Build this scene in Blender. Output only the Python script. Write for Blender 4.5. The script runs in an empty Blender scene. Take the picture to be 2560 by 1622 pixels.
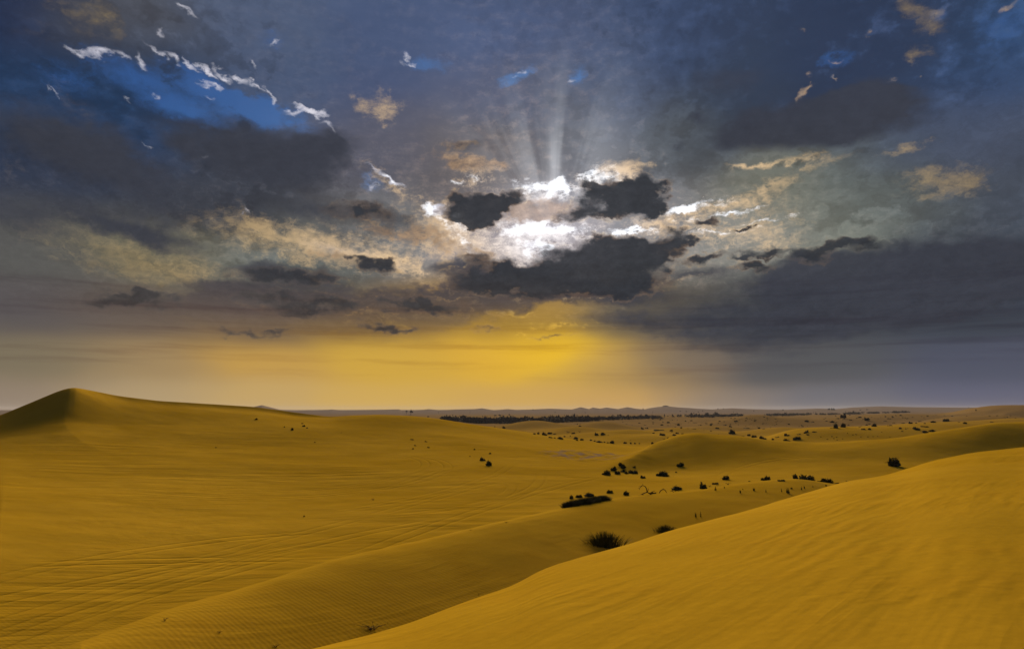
import bpy, math, random
import numpy as np
from mathutils import Vector

# ------------------------------------------------------------------ camera, exposure
sc = bpy.context.scene
COL = sc.collection
EYE = 12.0                       # height of the lens above the valley datum
FPX = 2560 * 24 / 36             # focal length in photo pixels
PITCH = math.radians(7.05)

cam_data = bpy.data.cameras.new("camera")
cam_data.lens = 24; cam_data.sensor_width = 36
cam_data.clip_start = 0.05; cam_data.clip_end = 60000
cam = bpy.data.objects.new("camera", cam_data); COL.objects.link(cam)
cam.location = (0, 0, EYE)
cam.rotation_euler = (math.pi / 2 + PITCH, 0, 0)
sc.camera = cam

sc.view_settings.view_transform = 'Standard'
sc.view_settings.look = 'None'
sc.view_settings.gamma = 1
sc.view_settings.use_curve_mapping = False
EXPOSURE = 1.0
sc.view_settings.exposure = EXPOSURE
sc.render.engine = 'CYCLES'
sc.cycles.max_bounces = 4
sc.cycles.diffuse_bounces = 2
sc.cycles.glossy_bounces = 1
sc.cycles.transmission_bounces = 1
sc.cycles.volume_bounces = 0
sc.cycles.transparent_max_bounces = 4
sc.cycles.caustics_reflective = False
sc.cycles.caustics_refractive = False
sc.cycles.use_denoising = True


def pix_dir(px, py):
    """direction (x, y, z) in the world of a point of the photograph"""
    x = (px - 1280) / FPX; y = (811 - py) / FPX
    return (x, math.cos(PITCH) - y * math.sin(PITCH), math.sin(PITCH) + y * math.cos(PITCH))

def pix_azel(px, py):
    x, y, z = pix_dir(px, py)
    return math.degrees(math.atan2(x, y)), math.degrees(math.atan2(z, math.hypot(x, y)))

def lin(rgb):
    return tuple((c / 255 / 12.92) if c / 255 <= 0.04045 else ((c / 255 + 0.055) / 1.055) ** 2.4 for c in rgb)

# ------------------------------------------------------------------ a small language for shader nodes
class Tree:
    def __init__(self, nt): self.nt = nt
    def node(self, kind, **kw):
        n = self.nt.nodes.new(kind)
        for k, v in kw.items(): setattr(n, k, v)
        return n
    def put(self, sock, v):
        if isinstance(v, N): self.nt.links.new(v.s, sock)
        else: sock.default_value = v
    def math(self, op, a, b=0.0, c=0.0, clamp=False):
        n = self.node('ShaderNodeMath', operation=op, use_clamp=clamp)
        self.put(n.inputs[0], a); self.put(n.inputs[1], b)
        if op in ('MULTIPLY_ADD', 'SMOOTH_MAX', 'SMOOTH_MIN'): self.put(n.inputs[2], c)
        return N(self, n.outputs[0])
    def vmath(self, op, a, b=(0, 0, 0), c=None, scale=None):
        n = self.node('ShaderNodeVectorMath', operation=op)
        self.put(n.inputs[0], a)
        if scale is not None: self.put(n.inputs['Scale'], scale)
        else: self.put(n.inputs[1], b)
        if c is not None: self.put(n.inputs[2], c)
        return N(self, n.outputs['Value' if op in ('DISTANCE', 'LENGTH', 'DOT_PRODUCT') else 'Vector'])
    def xyz(self, v):
        n = self.node('ShaderNodeSeparateXYZ'); self.put(n.inputs[0], v)
        return [N(self, o) for o in n.outputs]
    def vec(self, x, y, z=0.0):
        n = self.node('ShaderNodeCombineXYZ')
        for i, v in enumerate((x, y, z)): self.put(n.inputs[i], v)
        return N(self, n.outputs[0])
    def noise(self, v, scale, detail=4, rough=0.55, dist=0.0, lac=2.0, color=False):
        n = self.node('ShaderNodeTexNoise'); self.put(n.inputs['Vector'], v)
        n.inputs['Scale'].default_value = scale; n.inputs['Detail'].default_value = detail
        n.inputs['Roughness'].default_value = rough; n.inputs['Distortion'].default_value = dist
        n.inputs['Lacunarity'].default_value = lac
        return N(self, n.outputs['Color' if color else 0])
    def billow(self, v, scale, detail=3, rough=0.5):
        n = self.node('ShaderNodeTexVoronoi', feature='F1', normalize=True)
        self.put(n.inputs['Vector'], v); n.inputs['Scale'].default_value = scale
        n.inputs['Detail'].default_value = detail; n.inputs['Roughness'].default_value = rough
        return N(self, n.outputs['Distance'])
    def step(self, x, lo, hi):
        n = self.node('ShaderNodeMapRange', interpolation_type='SMOOTHSTEP')
        self.put(n.inputs['Value'], x); self.put(n.inputs['From Min'], lo); self.put(n.inputs['From Max'], hi)
        return N(self, n.outputs[0])
    def mix(self, f, a, b):
        n = self.node('ShaderNodeMix', data_type='RGBA')
        self.put(n.inputs['Factor'], f)
        for s, v in ((n.inputs[6], a), (n.inputs[7], b)):
            if isinstance(v, N): self.nt.links.new(v.s, s)
            else: s.default_value = (*v[:3], 1)
        return N(self, n.outputs[2])
    def blob(self, P, cx, cy, sx, sy, rot=0.0, kind='SPHERICAL'):
        m = self.node('ShaderNodeMapping', vector_type='TEXTURE')
        self.put(m.inputs[0], P)
        m.inputs['Location'].default_value = (cx, cy, 0)
        m.inputs['Rotation'].default_value = (0, 0, math.radians(rot))
        m.inputs['Scale'].default_value = (sx, sy, 1)
        g = self.node('ShaderNodeTexGradient', gradient_type=kind)
        self.nt.links.new(m.outputs[0], g.inputs[0])
        return N(self, g.outputs[1])

class N:
    def __init__(self, t, s): self.t = t; self.s = s
    def __add__(self, o): return self.t.math('ADD', self, o)
    __radd__ = __add__
    def __sub__(self, o): return self.t.math('SUBTRACT', self, o)
    def __rsub__(self, o): return self.t.math('SUBTRACT', o, self)
    def __mul__(self, o): return self.t.math('MULTIPLY', self, o)
    __rmul__ = __mul__
    def clamp(self): return self.t.math('ADD', self, 0.0, clamp=True)

D = 2560 / 2408                   # the sky was read off at 2408 wide

# ------------------------------------------------------------------ sky
SUN_AZ, SUN_EL = 0.8, 15.5        # degrees, measured from the photograph (sun behind the central clouds)
world = bpy.data.worlds.new("World"); sc.world = world; world.use_nodes = True
world.node_tree.nodes.clear()
T = Tree(world.node_tree)
geo = T.node('ShaderNodeTexCoord')
dirv = N(T, geo.outputs['Generated'])
dx, dy, dz = T.xyz(dirv)
az = T.math('ARCTAN2', dx, dy) * 57.2958
el = T.math('ARCSINE', T.math('MINIMUM', T.math('MAXIMUM', dz, -1.0), 1.0)) * 57.2958
P = T.vec(az, el, 0.0)
# cloud deck coordinates: where this direction meets a layer overhead
zc = T.math('MAXIMUM', dz, 0.0) + 0.07
deck = T.vec(T.math('DIVIDE', dx, zc), T.math('DIVIDE', dy, zc), 0.0)

# base veil: colours of the thin cloud from direction to direction
v_of = lambda e: 6 * math.log(1 + max(e, -6) / 12)
vv = T.math('LOGARITHM', T.math('MAXIMUM', el, -6.0) * (1 / 12) + 1.0, math.e) * 6.0
AZW = 8.5
Q0 = T.vec(az * (1 / AZW), vv, 0.0)
wq = T.noise(T.vec(az * 0.06, el * 0.12, 3.0), 1.0, 3, 0.5, color=True)
Q = T.vmath('ADD', Q0, T.vmath('MULTIPLY', T.vmath('SUBTRACT', wq, (0.5, 0.5, 0.5)), (1.3, 1.1, 0)))
BASE = [
 (0,0,45,60,95),(250,40,88,92,102),(600,60,78,90,115),(900,60,70,84,115),(1200,80,74,88,120),(1600,60,62,78,110),(1900,60,58,74,106),(2150,80,58,74,106),(2400,40,58,84,122),
 (60,230,44,70,108),(300,230,44,72,112),(700,150,70,84,112),(900,220,64,76,106),(1200,250,76,82,105),(1450,250,72,86,115),(1700,200,62,78,105),(2000,150,56,72,104),(2330,190,58,80,118),
 (100,350,50,58,76),(500,420,60,64,74),(900,330,88,88,100),(1100,400,98,92,92),(1300,330,112,116,124),(1600,330,88,96,104),(1850,470,112,114,102),(2050,450,100,108,108),(2300,330,84,94,116),(2400,450,74,82,96),
 (100,590,84,84,82),(400,600,104,100,84),(700,620,108,114,112),(900,560,122,122,122),(1200,560,140,132,134),(1500,480,128,128,132),(1750,540,138,136,130),(1950,560,108,112,104),(2200,620,70,76,84),(2400,650,58,65,78),
 (50,720,86,82,84),(300,750,100,88,80),(600,780,112,94,76),(900,770,136,106,60),(1200,750,150,116,50),(1500,760,84,80,74),(1800,750,68,72,76),(2200,760,60,66,76),
 (50,850,120,110,90),(300,850,160,134,94),(600,850,196,154,76),(900,850,208,166,66),(1150,835,220,172,60),(1300,825,244,194,26),(1430,850,184,148,84),(1620,850,120,106,92),(1850,860,82,84,88),(2300,860,78,82,98),
 (50,945,140,124,108),(300,940,176,152,112),(600,945,196,162,100),(900,950,208,168,84),(1200,950,206,164,84),(1450,950,200,158,88),(1700,950,140,124,108),(1900,950,106,106,114),(2300,945,94,96,116),
]
pts = []
for (x, y, r, g, b) in BASE:
    a, e = pix_azel(x * D, y * D); pts.append((a / AZW, v_of(e), lin((r, g, b))))
for a, e, c in ((-75,4,(96,92,94)),(-75,30,(52,62,84)),(75,4,(84,88,108)),(75,30,(64,82,116)),(-130,6,(74,78,92)),(130,6,(74,78,92)),
                (-179,8,(70,76,92)),(179,8,(70,76,92)),(-130,35,(58,72,100)),(130,35,(58,72,100)),(0,60,(66,80,112)),(-60,60,(60,76,108)),(60,60,(60,78,114)),(0,85,(62,78,110)),(-179,60,(60,74,104)),(179,60,(60,74,104))):
    pts.append((a / AZW, v_of(e), lin(c)))
wsum = None; csum = None
for (a, v, c) in pts:
    d = T.vmath('DISTANCE', Q, (a, v, 0))
    w = T.math('POWER', T.math('MULTIPLY_ADD', d, d, 0.8), -4.0)
    wsum = w if wsum is None else wsum + w
    n = T.node('ShaderNodeVectorMath', operation='SCALE')
    n.inputs[0].default_value = c; T.put(n.inputs['Scale'], w)
    cw = N(T, n.outputs[0])
    csum = cw if csum is None else T.vmath('ADD', csum, cw)
veil = T.vmath('SCALE', csum, scale=T.math('DIVIDE', 1.0, wsum))

# noises shared by the layers
nA = T.noise(T.vec(az * 0.11, el * 0.2, 7.0), 1.0, 3, 0.55, color=True)
nB = T.noise(T.vec(az * 0.55, el * 0.8, 1.0), 1.0, 5, 0.58, color=True)
warp = T.vmath('ADD', T.vmath('MULTIPLY', T.vmath('SUBTRACT', nA, (0.5, 0.5, 0.5)), (6.0, 3.6, 0)),
               T.vmath('MULTIPLY', T.vmath('SUBTRACT', nB, (0.5, 0.5, 0.5)), (2.6, 2.0, 0)))
warp_small = T.vmath('MULTIPLY', T.vmath('SUBTRACT', nB, (0.5, 0.5, 0.5)), (2.8, 2.0, 0))
warp_mid = T.vmath('ADD', T.vmath('MULTIPLY', T.vmath('SUBTRACT', nB, (0.5, 0.5, 0.5)), (5.5, 3.6, 0)), T.vmath('MULTIPLY', T.vmath('SUBTRACT', nA, (0.5, 0.5, 0.5)), (2.0, 1.6, 0)))
PM = T.vmath('ADD', P, T.vmath('SCALE', warp_mid, scale=0.75))
PW = T.vmath('ADD', P, warp)
PS = T.vmath('ADD', P, warp_small)
fine = (T.noise(T.vec(az * 0.75, el * 1.35, 4.0), 1.0, 9, 0.66) - 0.5) * 4.0
shift = T.vmath('MULTIPLY', T.vmath('SUBTRACT', nB, (0.5, 0.5, 0.5)), (0.9, 1.6, 0))
def deck_noise(dk):
    return (T.noise(T.vmath('ADD', T.vmath('MULTIPLY', dk, (1.25, 0.42, 1.0)), shift), 2.4, 9, 0.64, dist=0.3) - 0.5) * 6.0
streak = deck_noise(deck)
billow = (T.noise(T.vmath('ADD', T.vmath('MULTIPLY', deck, (0.8, 0.8, 1.0)), (11, 5, 0)), 1.2, 8, 0.62, dist=0.3) - 0.5) * 6.0
# the same layers a little nearer the sun: the difference is the side of each billow that catches the light
to_sun = T.vmath('NORMALIZE', T.vmath('SUBTRACT', (pix_azel(1385, 560)[0], pix_azel(1385, 560)[1], 0), P))
PT = T.vmath('ADD', P, T.vmath('SCALE', to_sun, scale=0.55))
pa, pe, _ = T.xyz(PT)
ra, re = pa * (1 / 57.2958), pe * (1 / 57.2958)
ce = T.math('COSINE', re); zs = T.math('MAXIMUM', T.math('SINE', re), 0.0) + 0.07
deck2 = T.vec(T.math('DIVIDE', T.math('SINE', ra) * ce, zs), T.math('DIVIDE', T.math('COSINE', ra) * ce, zs), 0.0)
relief_s = streak - deck_noise(deck2)
fine2 = (T.noise(T.vec(pa * 0.75, pe * 1.35, 4.0), 1.0, 9, 0.66) - 0.5) * 4.0
relief_f = fine - fine2
relief = relief_s * 0.7 + relief_f * 0.6
# cauliflower edges of cumulus
pb = T.vec(az * 0.42, el * 0.62, 0.0)
pbw = T.vmath('ADD', pb, T.vmath('MULTIPLY', T.vmath('SUBTRACT', nB, (0.5, 0.5, 0.5)), (0.9, 0.9, 0)))
puff = (0.42 - T.billow(pbw, 1.0, 3, 0.55)) * 3.0

def px_blob(Pv, x, y, hx, hy, rot=0, kind='SPHERICAL'):
    """a soft ellipse of cloud round a direction; x, y, half sizes as read in the photograph"""
    a, e = pix_azel(x * D, y * D)
    a1, _ = pix_azel((x + 20) * D, y * D); _, e1 = pix_azel(x * D, (y - 20) * D)
    kx = abs(a1 - a) / 20; ky = abs(e1 - e) / 20
    return T.blob(Pv, a, e, hx * kx, hy * ky, -rot, kind)

def total(Pv, items):
    s = None
    for it in items:
        w = it[5] if len(it) > 5 else 1.0
        b = px_blob(Pv, *it[:5]) * w
        s = b if s is None else s + b
    return s

s_az, s_el = pix_azel(1385, 560)
sun_d = T.vmath('DISTANCE', T.vmath('MULTIPLY', P, (1.0, 1.35, 0)), (s_az, s_el * 1.35, 0))
near_sun = T.math('POWER', T.math('MULTIPLY_ADD', sun_d, sun_d * (1 / 45.0), 1.0), -1.0)      # 1 at the sun, 0.5 about 7 degrees off
near_sun_wide = T.math('POWER', T.math('MULTIPLY_ADD', sun_d, sun_d * (1 / 330.0), 1.0), -1.0)

# texture of the veil: gentle light and dark billows everywhere above the haze band
above = T.step(el, 5.0, 12.0)
calm = T.step(el, 24.0, 13.0) * 0.75 + 0.25
tex = billow * 0.17 + (streak * 0.08 + relief * 0.13 + puff * 0.05) * calm + 0.10
veil = T.vmath('SCALE', veil, scale=T.math('MAXIMUM', T.math('MULTIPLY_ADD', tex, above, 1.0), 0.35))
col = veil
# a broken middle layer over all of it: slate patches, their sunward edges paler
mid_n = T.noise(T.vmath('ADD', T.vmath('MULTIPLY', deck, (0.9, 0.62, 1.0)), T.vmath('ADD', T.vmath('SCALE', shift, scale=0.7), (31, 3, 0))), 0.85, 8, 0.52, dist=0.3)
mid_f = (mid_n - 0.5) * 7.0
cov = T.step(mid_f + (puff * 0.24 + fine * 0.10) * calm, -0.4, 1.3)
midm = cov * above
mid_c = T.vmath('MULTIPLY', veil, (0.50, 0.46, 0.43))
col = T.mix(midm * 0.85, col, mid_c)
edge_l = T.step(mid_f + puff * 0.25, -1.0, -0.1) * T.step(mid_f, 0.5, -0.2) * T.step(relief, -0.3, 1.2) * above
col = T.vmath('ADD', col, T.vmath('MULTIPLY', T.vec(edge_l, edge_l, edge_l), T.vmath('SCALE', T.mix(near_sun_wide, lin((60, 66, 78)), lin((170, 140, 108))), scale=T.math('MULTIPLY_ADD', near_sun_wide, 0.45, 0.12))))

# clear blue gaps, the sky itself
sky = T.node('ShaderNodeTexSky', sky_type='NISHITA', sun_disc=False,
             sun_elevation=math.radians(SUN_EL), sun_rotation=math.radians(SUN_AZ), air_density=1.0, dust_density=0.6, ozone_density=2.0)
T.nt.links.new(dirv.s, sky.inputs[0])
clear = T.vmath('MULTIPLY', N(T, sky.outputs[0]), (0.0135, 0.028, 0.056))
gaps = total(PS, [
    (330,185,200,50,12,1.0),(520,225,190,46,20,1.4),(640,265,130,38,10,1.3),(150,190,150,50,5,0.6),(430,262,150,40,5,1.0),(300,350,160,40,20,0.3),
    (1000,150,70,26,5,0.8),(1215,180,60,20,-20,0.9),(1360,175,38,26,-40,0.9),(650,100,60,30,10,0.5),(875,430,60,26,30,0.55),
    (2360,60,130,110,20,0.3),(800,590,130,28,8,0.45),(1960,145,60,26,0,0.5)])
gapm = T.step(gaps + fine * 0.18 + streak * 0.26 + billow * 0.15, 0.0, 1.05) * T.step(gaps, 0.0, 0.2)
col = T.mix(gapm * 0.85, col, clear)

# sunlit broken cloud: white near the sun, gold farther out
lit_col = T.mix(T.step(near_sun_wide, 0.12, 0.6), lin((158, 134, 84)), lin((244, 208, 160)))
lit_col = T.mix(T.step(near_sun, 0.25, 0.85), lit_col, (1.05, 0.98, 0.96))
lit_col = T.mix(T.step(el, 9.5, 7.5), lit_col, lin((238, 190, 70)))
litz = total(PM, [
    (300,600,330,75,10,0.95),(640,560,280,60,12,1.1),(450,650,230,50,8,0.8),(780,570,200,50,10,0.9),(1050,540,160,75,35,1.0),(900,420,90,30,35,0.75),
    (1110,425,70,34,0,0.7),(960,630,200,34,8,0.8),(1420,410,140,36,-8,0.95),(1300,455,120,30,0,0.9),(1270,545,180,50,0,1.25),(1230,600,140,40,10,1.0),
    (1690,480,170,26,-8,1.0),(1750,545,190,50,2,0.9),(1560,530,120,36,-5,0.9),(1850,575,110,34,5,0.6),(1620,655,80,14,-8,0.8),
    (1210,735,80,10,2,1.1),(1330,765,130,9,4,0.9),(1250,785,60,7,0,0.8),(900,255,90,50,0,1.15),(900,740,220,26,0,0.4),(560,490,70,22,20,0.45),
    (2220,425,130,50,0,1.25),(2290,440,60,40,0,0.9),(2130,358,70,24,0,1.2),(1870,385,160,20,3,1.3),(1760,395,80,16,0,0.9),(2150,20,60,40,30,1.4),(2190,60,60,36,0,1.1),(2160,120,50,26,20,1.2),(1830,430,90,24,0,0.8),(1250,500,260,110,0,0.3),(1650,530,300,80,0,0.45),(1000,570,280,80,10,0.5),(700,600,320,60,8,0.4),(620,540,60,26,20,0.6),(880,600,90,20,5,0.6),(1130,600,120,30,0,0.5),(1480,400,90,26,-5,0.8),(1800,470,120,40,0,0.4),(240,40,70,60,30,1.1),(170,40,70,50,20,0.8),(90,80,80,40,0,0.3),(1100,385,110,36,15,0.7),
    (20,400,60,60,50,0.3),(160,240,120,34,50,0.35)])
litm = T.step(litz * 0.6 + streak * 0.2 + relief * 0.30 + fine * 0.12 + puff * 0.26, T.math('MULTIPLY_ADD', near_sun_wide, 0.25, 0.0), T.math('MULTIPLY_ADD', near_sun_wide, -0.4, 1.5)) * T.step(litz, 0.0, 0.4)
col = T.mix(litm * T.math('MULTIPLY_ADD', T.step(near_sun_wide, 0.1, 0.6), 0.35, 0.5), col, lit_col)
# warm brown translucent cloud in front of the light
brown = total(PM, [(1290,490,120,30,0,1.4),(1240,505,80,26,0,1.0),(1100,385,120,34,10,1.1),(985,545,40,50,40,1.0),(1040,560,30,60,-40,0.9),(1130,600,70,22,0,1.1),(900,540,90,30,10,0.9),(1560,590,60,30,0,0.6),(780,600,70,24,0,0.7),(1050,680,90,18,0,0.8),(1150,480,30,40,0,0.5)])
brownm = T.step(brown + puff * 0.3 + relief * 0.25 + fine * 0.15, 0.2, 1.0) * T.step(brown, 0.0, 0.3)


# bright rims and wisps round the blue gap and in small holes
wisp = total(PS, [
    (185,125,34,13,0,1.3),(235,126,44,15,-4,1.6),(290,133,28,10,10,1.0),(335,146,30,12,45,1.4),(365,122,40,8,40,0.9),(400,140,40,10,30,1.3),(445,152,36,8,24,1.4),(485,166,36,8,22,1.6),
    (525,177,40,9,20,1.9),(565,186,36,8,18,1.8),(600,199,30,7,30,1.4),(628,212,22,7,40,1.2),(642,236,20,13,60,1.4),(500,199,34,8,4,1.3),(480,225,14,6,0,0.7),(365,225,12,9,40,0.8),(340,345,10,5,20,0.6),
    (735,264,52,11,6,2.8),(690,266,30,7,-4,1.4),(770,290,22,8,10,1.0),(780,305,20,8,40,1.0),(650,102,28,7,-15,0.9),(440,25,36,9,25,1.0),(425,10,20,6,20,0.6),(385,75,14,14,50,0.7),
    (960,137,12,9,30,1.2),(968,150,16,7,0,1.3),(948,148,10,8,0,0.8),(1222,170,12,9,0,0.9),(1345,188,16,7,-20,1.0),(1210,183,10,6,0,0.7),
    (595,150,16,9,60,0.9),(118,208,26,6,45,0.8),(105,205,18,5,60,0.8),(290,240,16,6,30,0.6),(870,400,28,8,40,1.0),(905,418,40,10,25,1.3),(930,430,30,8,15,1.2),(880,440,20,8,60,0.8),
    (1960,143,22,7,0,0.8),(1875,240,14,10,-50,1.0),(1890,222,20,16,-55,1.2),(1905,207,16,9,-20,1.0),(1903,181,16,9,10,0.9),(1968,187,13,6,0,1.0),(2370,15,40,12,-15,0.9),(478,371,9,6,0,0.9),
    (2100,188,18,8,0,0.7),(2160,174,9,5,0,0.7),(1030,495,22,18,30,1.5),(1015,488,18,10,0,1.3),(575,490,26,8,40,0.7),(565,500,10,14,0,0.6),(2040,85,14,10,0,0.6),(1890,68,16,12,0,0.5)])
col = T.mix(T.step(wisp, 0.0, 2.2) * 0.5, col, lin((168, 176, 196)))
wm = T.step(wisp + fine * 0.5 + streak * 0.3 + relief * 0.25, -0.1, 2.4)
col = T.mix(wm * 0.9 * T.step(wisp, 0.0, 0.5), col, T.mix(T.step(az, 8.0, 20.0), lin((226, 222, 232)), lin((206, 164, 104))))

# the break in the clouds where the light comes through
core = total(PS, [(1275,440,90,20,4,1.5),(1310,440,34,30,0,1.2),(1250,535,110,24,-3,1.6),(1340,540,80,16,4,1.2),(1400,415,80,20,-15,1.0),(1280,585,60,24,20,1.1),
                  (1235,590,40,26,50,0.9),(1075,520,55,20,45,1.0),(1000,490,26,16,30,0.9),(1640,490,130,12,-8,1.0),(1480,545,90,10,0,0.7),(1290,575,36,12,0,1.1),(1620,484,110,9,-12,1.3),(1700,504,140,7,-4,1.2),(1790,520,110,6,0,0.9),(1680,546,150,7,2,1.0),(1590,500,50,16,-15,1.1),(1500,546,80,7,2,1.1),(1012,493,26,16,45,1.2),(1048,530,50,14,45,0.9),(1100,580,45,14,50,0.9),(1125,597,60,7,8,1.1),(1110,415,30,10,20,0.8),(1080,435,36,8,0,0.7),(920,425,30,9,30,1.1),(1440,418,60,9,-8,0.9),(1390,405,40,16,-30,1.1)])
corem = T.step(core + fine * 0.6 + streak * 0.4 + relief * 0.3, 0.2, 2.0)
col = T.mix(corem * T.step(core, 0.0, 0.2), col, (1.4, 1.45, 1.55))
brown_c = T.vmath('SCALE', lin((158, 128, 100)), scale=T.math('MAXIMUM', T.math('MULTIPLY_ADD', relief + fine * 0.5, 0.35, 0.85), 0.35))
col = T.mix(brownm * 0.8, col, brown_c)
# halo of lit haze round it
halo = T.math('POWER', near_sun, 2.2)
col = T.vmath('ADD', col, T.vmath('SCALE', lin((168, 166, 176)), scale=halo * 0.55) if False else T.vmath('MULTIPLY', T.vec(halo, halo, halo), (0.19, 0.185, 0.21)))

# shafts of light fanning from the break
r_az, r_el = pix_azel(1300 * D, 560 * D)
rx = az - r_az; ry = el - r_el
ang = T.math('ARCTAN2', rx, T.math('MAXIMUM', ry, 0.05))
rr = T.math('SQRT', T.math('MULTIPLY_ADD', rx, rx, ry * ry))
shaft_n = T.noise(T.vec(ang * 2.6, 0.3, rr * 0.03), 1.0, 4, 0.55)
shaft = T.step(ry, 0.0, 1.0) * T.step(shaft_n, 0.40, 0.60) * T.step(T.math('ABSOLUTE', ang), 1.15, 0.1) * T.step(rr, 1.0, 5.0) * T.step(rr, 17.0, 5.0)
beam = T.step(T.math('ABSOLUTE', az - pix_azel(1303 * D, 400 * D)[0]), 1.0, 0.0) * T.step(el, pix_azel(1300, 262 * D)[1], pix_azel(1300, 400 * D)[1]) * T.step(el, pix_azel(1300, 470 * D)[1], pix_azel(1300, 440 * D)[1])
sh = shaft * 0.17 + beam * 0.20
col = T.vmath('ADD', col, T.vmath('MULTIPLY', T.vec(sh, sh, sh), (0.95, 0.97, 1.0)))

# dark soft masses
soft = total(PW, [
    (640,370,260,95,8,1.3),(780,350,130,60,0,0.8),(150,330,300,110,10,0.8),(300,420,300,90,15,0.7),(60,500,260,120,0,0.6),(330,540,230,45,8,1.0),(820,510,200,45,3,0.8),
    (1930,290,290,85,0,2.0),(2040,240,130,70,0,1.2),(1780,310,130,50,0,0.8),(1640,275,40,26,0,0.7),(1600,340,50,26,0,0.5),(1080,345,90,30,0,0.5),(250,720,330,36,0,0.75),
    (700,710,330,50,2,1.1),(660,655,200,34,2,1.1),(1000,715,280,46,2,0.9),(620,775,240,26,3,0.55),(900,765,240,26,0,0.9),(780,735,380,36,0,0.9),(1150,700,220,36,0,0.9),(560,740,300,30,0,0.6),(1290,640,300,60,0,0.5),(880,620,100,28,8,0.7),
    (2150,650,440,110,2,1.6),(1950,720,460,90,2,1.3),(2300,640,300,140,0,1.0),(1750,800,330,60,4,0.5),(430,320,200,60,15,0.5),(200,90,220,60,10,0.35),(1500,760,260,36,3,0.5),(1640,650,160,26,0,0.7),(1300,680,300,40,0,1.0),(1480,700,160,36,0,0.8),(960,500,120,36,0,0.5),(1150,640,160,40,0,0.8),(470,610,60,20,10,0.3),(560,700,120,26,0,0.6),(1900,650,160,60,0,0.6),(1240,330,60,30,0,0.15),(1700,190,130,50,0,0.5),(1540,400,90,30,0,0.3)])
softm = T.step(soft + billow * 0.22 + fine * 0.12 + puff * 0.20, 0.0, 0.9) * T.step(soft, 0.0, 0.35)
warmth = T.step(el, 13.0, 4.0) * T.step(az, 12.0, 0.0)
dark_col = T.mix(warmth, lin((56, 59, 69)), lin((96, 82, 74)))
dark_col = T.mix(T.step(el, 20.0, 30.0) * 0.5, dark_col, lin((58, 68, 92)))
dark_col = T.vmath('SCALE', dark_col, scale=T.math('MAXIMUM', T.math('MULTIPLY_ADD', relief * 2.0 + billow, 0.08, 1.02), 0.5))
foot = T.step(el + billow * 0.5, 4.5, 9.5)          # the deck thins out downward into the dusty glow
foot = T.math('MAXIMUM', foot, T.step(az, 0.0, 8.0))
col = T.mix(softm * foot * 0.94, col, dark_col)

# dark cumulus with a crisp, lit outline in front of the light
crisp = total(PM, [
    (1110,493,90,46,0,1.6),(1190,473,75,30,-12,1.3),(1130,522,60,28,0,0.9),(1480,468,100,62,-4,1.6),(1385,458,42,40,10,1.3),(1370,500,80,24,0,0.9),(1505,440,70,36,0,1.1),(1525,490,50,30,0,0.9),
    (1400,602,165,56,0,1.8),(1475,640,115,70,0,1.5),(1300,655,180,48,0,1.5),(1160,655,130,44,-2,1.4),(1330,678,280,34,0,1.1),(1540,600,60,44,30,1.2),(1580,570,50,30,30,1.0),(1580,540,40,20,20,0.8),
    (890,622,70,24,10,1.2),(840,605,40,16,20,0.8),(840,500,110,30,0,0.8),(1630,565,34,14,0,1.0),(1660,515,40,16,0,0.8),(1650,608,70,18,-8,1.0),(1740,605,50,16,0,1.0),(1815,592,60,18,0,1.1),
    (1770,630,60,18,-4,1.0),(1900,600,70,26,0,1.0),(1960,575,60,20,0,0.8),(2030,575,80,22,0,0.8),(1740,535,34,7,0,0.9),(1300,786,70,9,2,0.55),(1150,775,50,12,0,0.35),
    (330,705,130,26,0,1.0),(230,715,90,18,0,0.6),(680,655,160,24,0,1.1),(720,715,210,30,0,1.0),(1000,715,150,26,0,0.9),(900,765,110,16,0,0.8),(600,775,120,14,0,0.5),(1110,605,60,20,0,0.5),(1080,340,50,18,0,0.3)])
edge = crisp + puff * 0.40 + fine * 0.18 + 0.02
softness = T.step(T.noise(T.vec(az * 0.3, el * 0.5, 21.0), 1.0, 2, 0.5), 0.38, 0.66)
crispm = T.step(edge, 0.16, T.math('MULTIPLY_ADD', softness, 0.6, 0.66)) * T.step(crisp, 0.02, 0.3)
rim = T.step(edge, -0.25, 0.16) * T.step(edge, 0.5, 0.2) * T.step(crisp, 0.02, 0.3) * T.step(relief + fine * 0.5, -0.5, 0.9)
rim_c = T.mix(T.step(near_sun, 0.15, 0.7), lin((176, 138, 82)), (1.0, 0.80, 0.52))
col = T.mix(rim * T.step(near_sun_wide, 0.15, 0.7) * 0.75, col, rim_c)
thick = T.step(edge + relief * 0.2, 0.16, 0.85)
core_c = T.mix(warmth, lin((50, 53, 59)), lin((70, 64, 60)))
thin_c = T.mix(T.step(near_sun_wide, 0.2, 0.75), lin((82, 80, 80)), lin((128, 104, 84)))
core_c = T.mix(thick, thin_c, core_c)
core_c = T.vmath('SCALE', core_c, scale=T.math('MAXIMUM', T.math('MULTIPLY_ADD', relief * 1.4 + fine * 0.4, 0.20, 1.0), 0.55))
col = T.mix(crispm * 0.96, col, core_c)

# haze band toward the horizon hides cloud detail
hz = T.step(el, 5.6, 2.2)
band = T.vmath('SCALE', csum, scale=T.math('DIVIDE', 1.0, wsum))
bars = (T.noise(T.vec(az * 0.045, el * 1.1 + billow * 0.15, 9.0), 1.0, 5, 0.6) - 0.5) * 4.0
bar_m = T.step(bars, -0.2, 1.0) * T.step(el, 1.5, 4.5) * T.step(el, 12.0, 8.0)
col = T.mix(hz, col, band)
col = T.vmath('MULTIPLY', col, T.mix(bar_m, (1, 1, 1), (0.72, 0.66, 0.70)))

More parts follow.
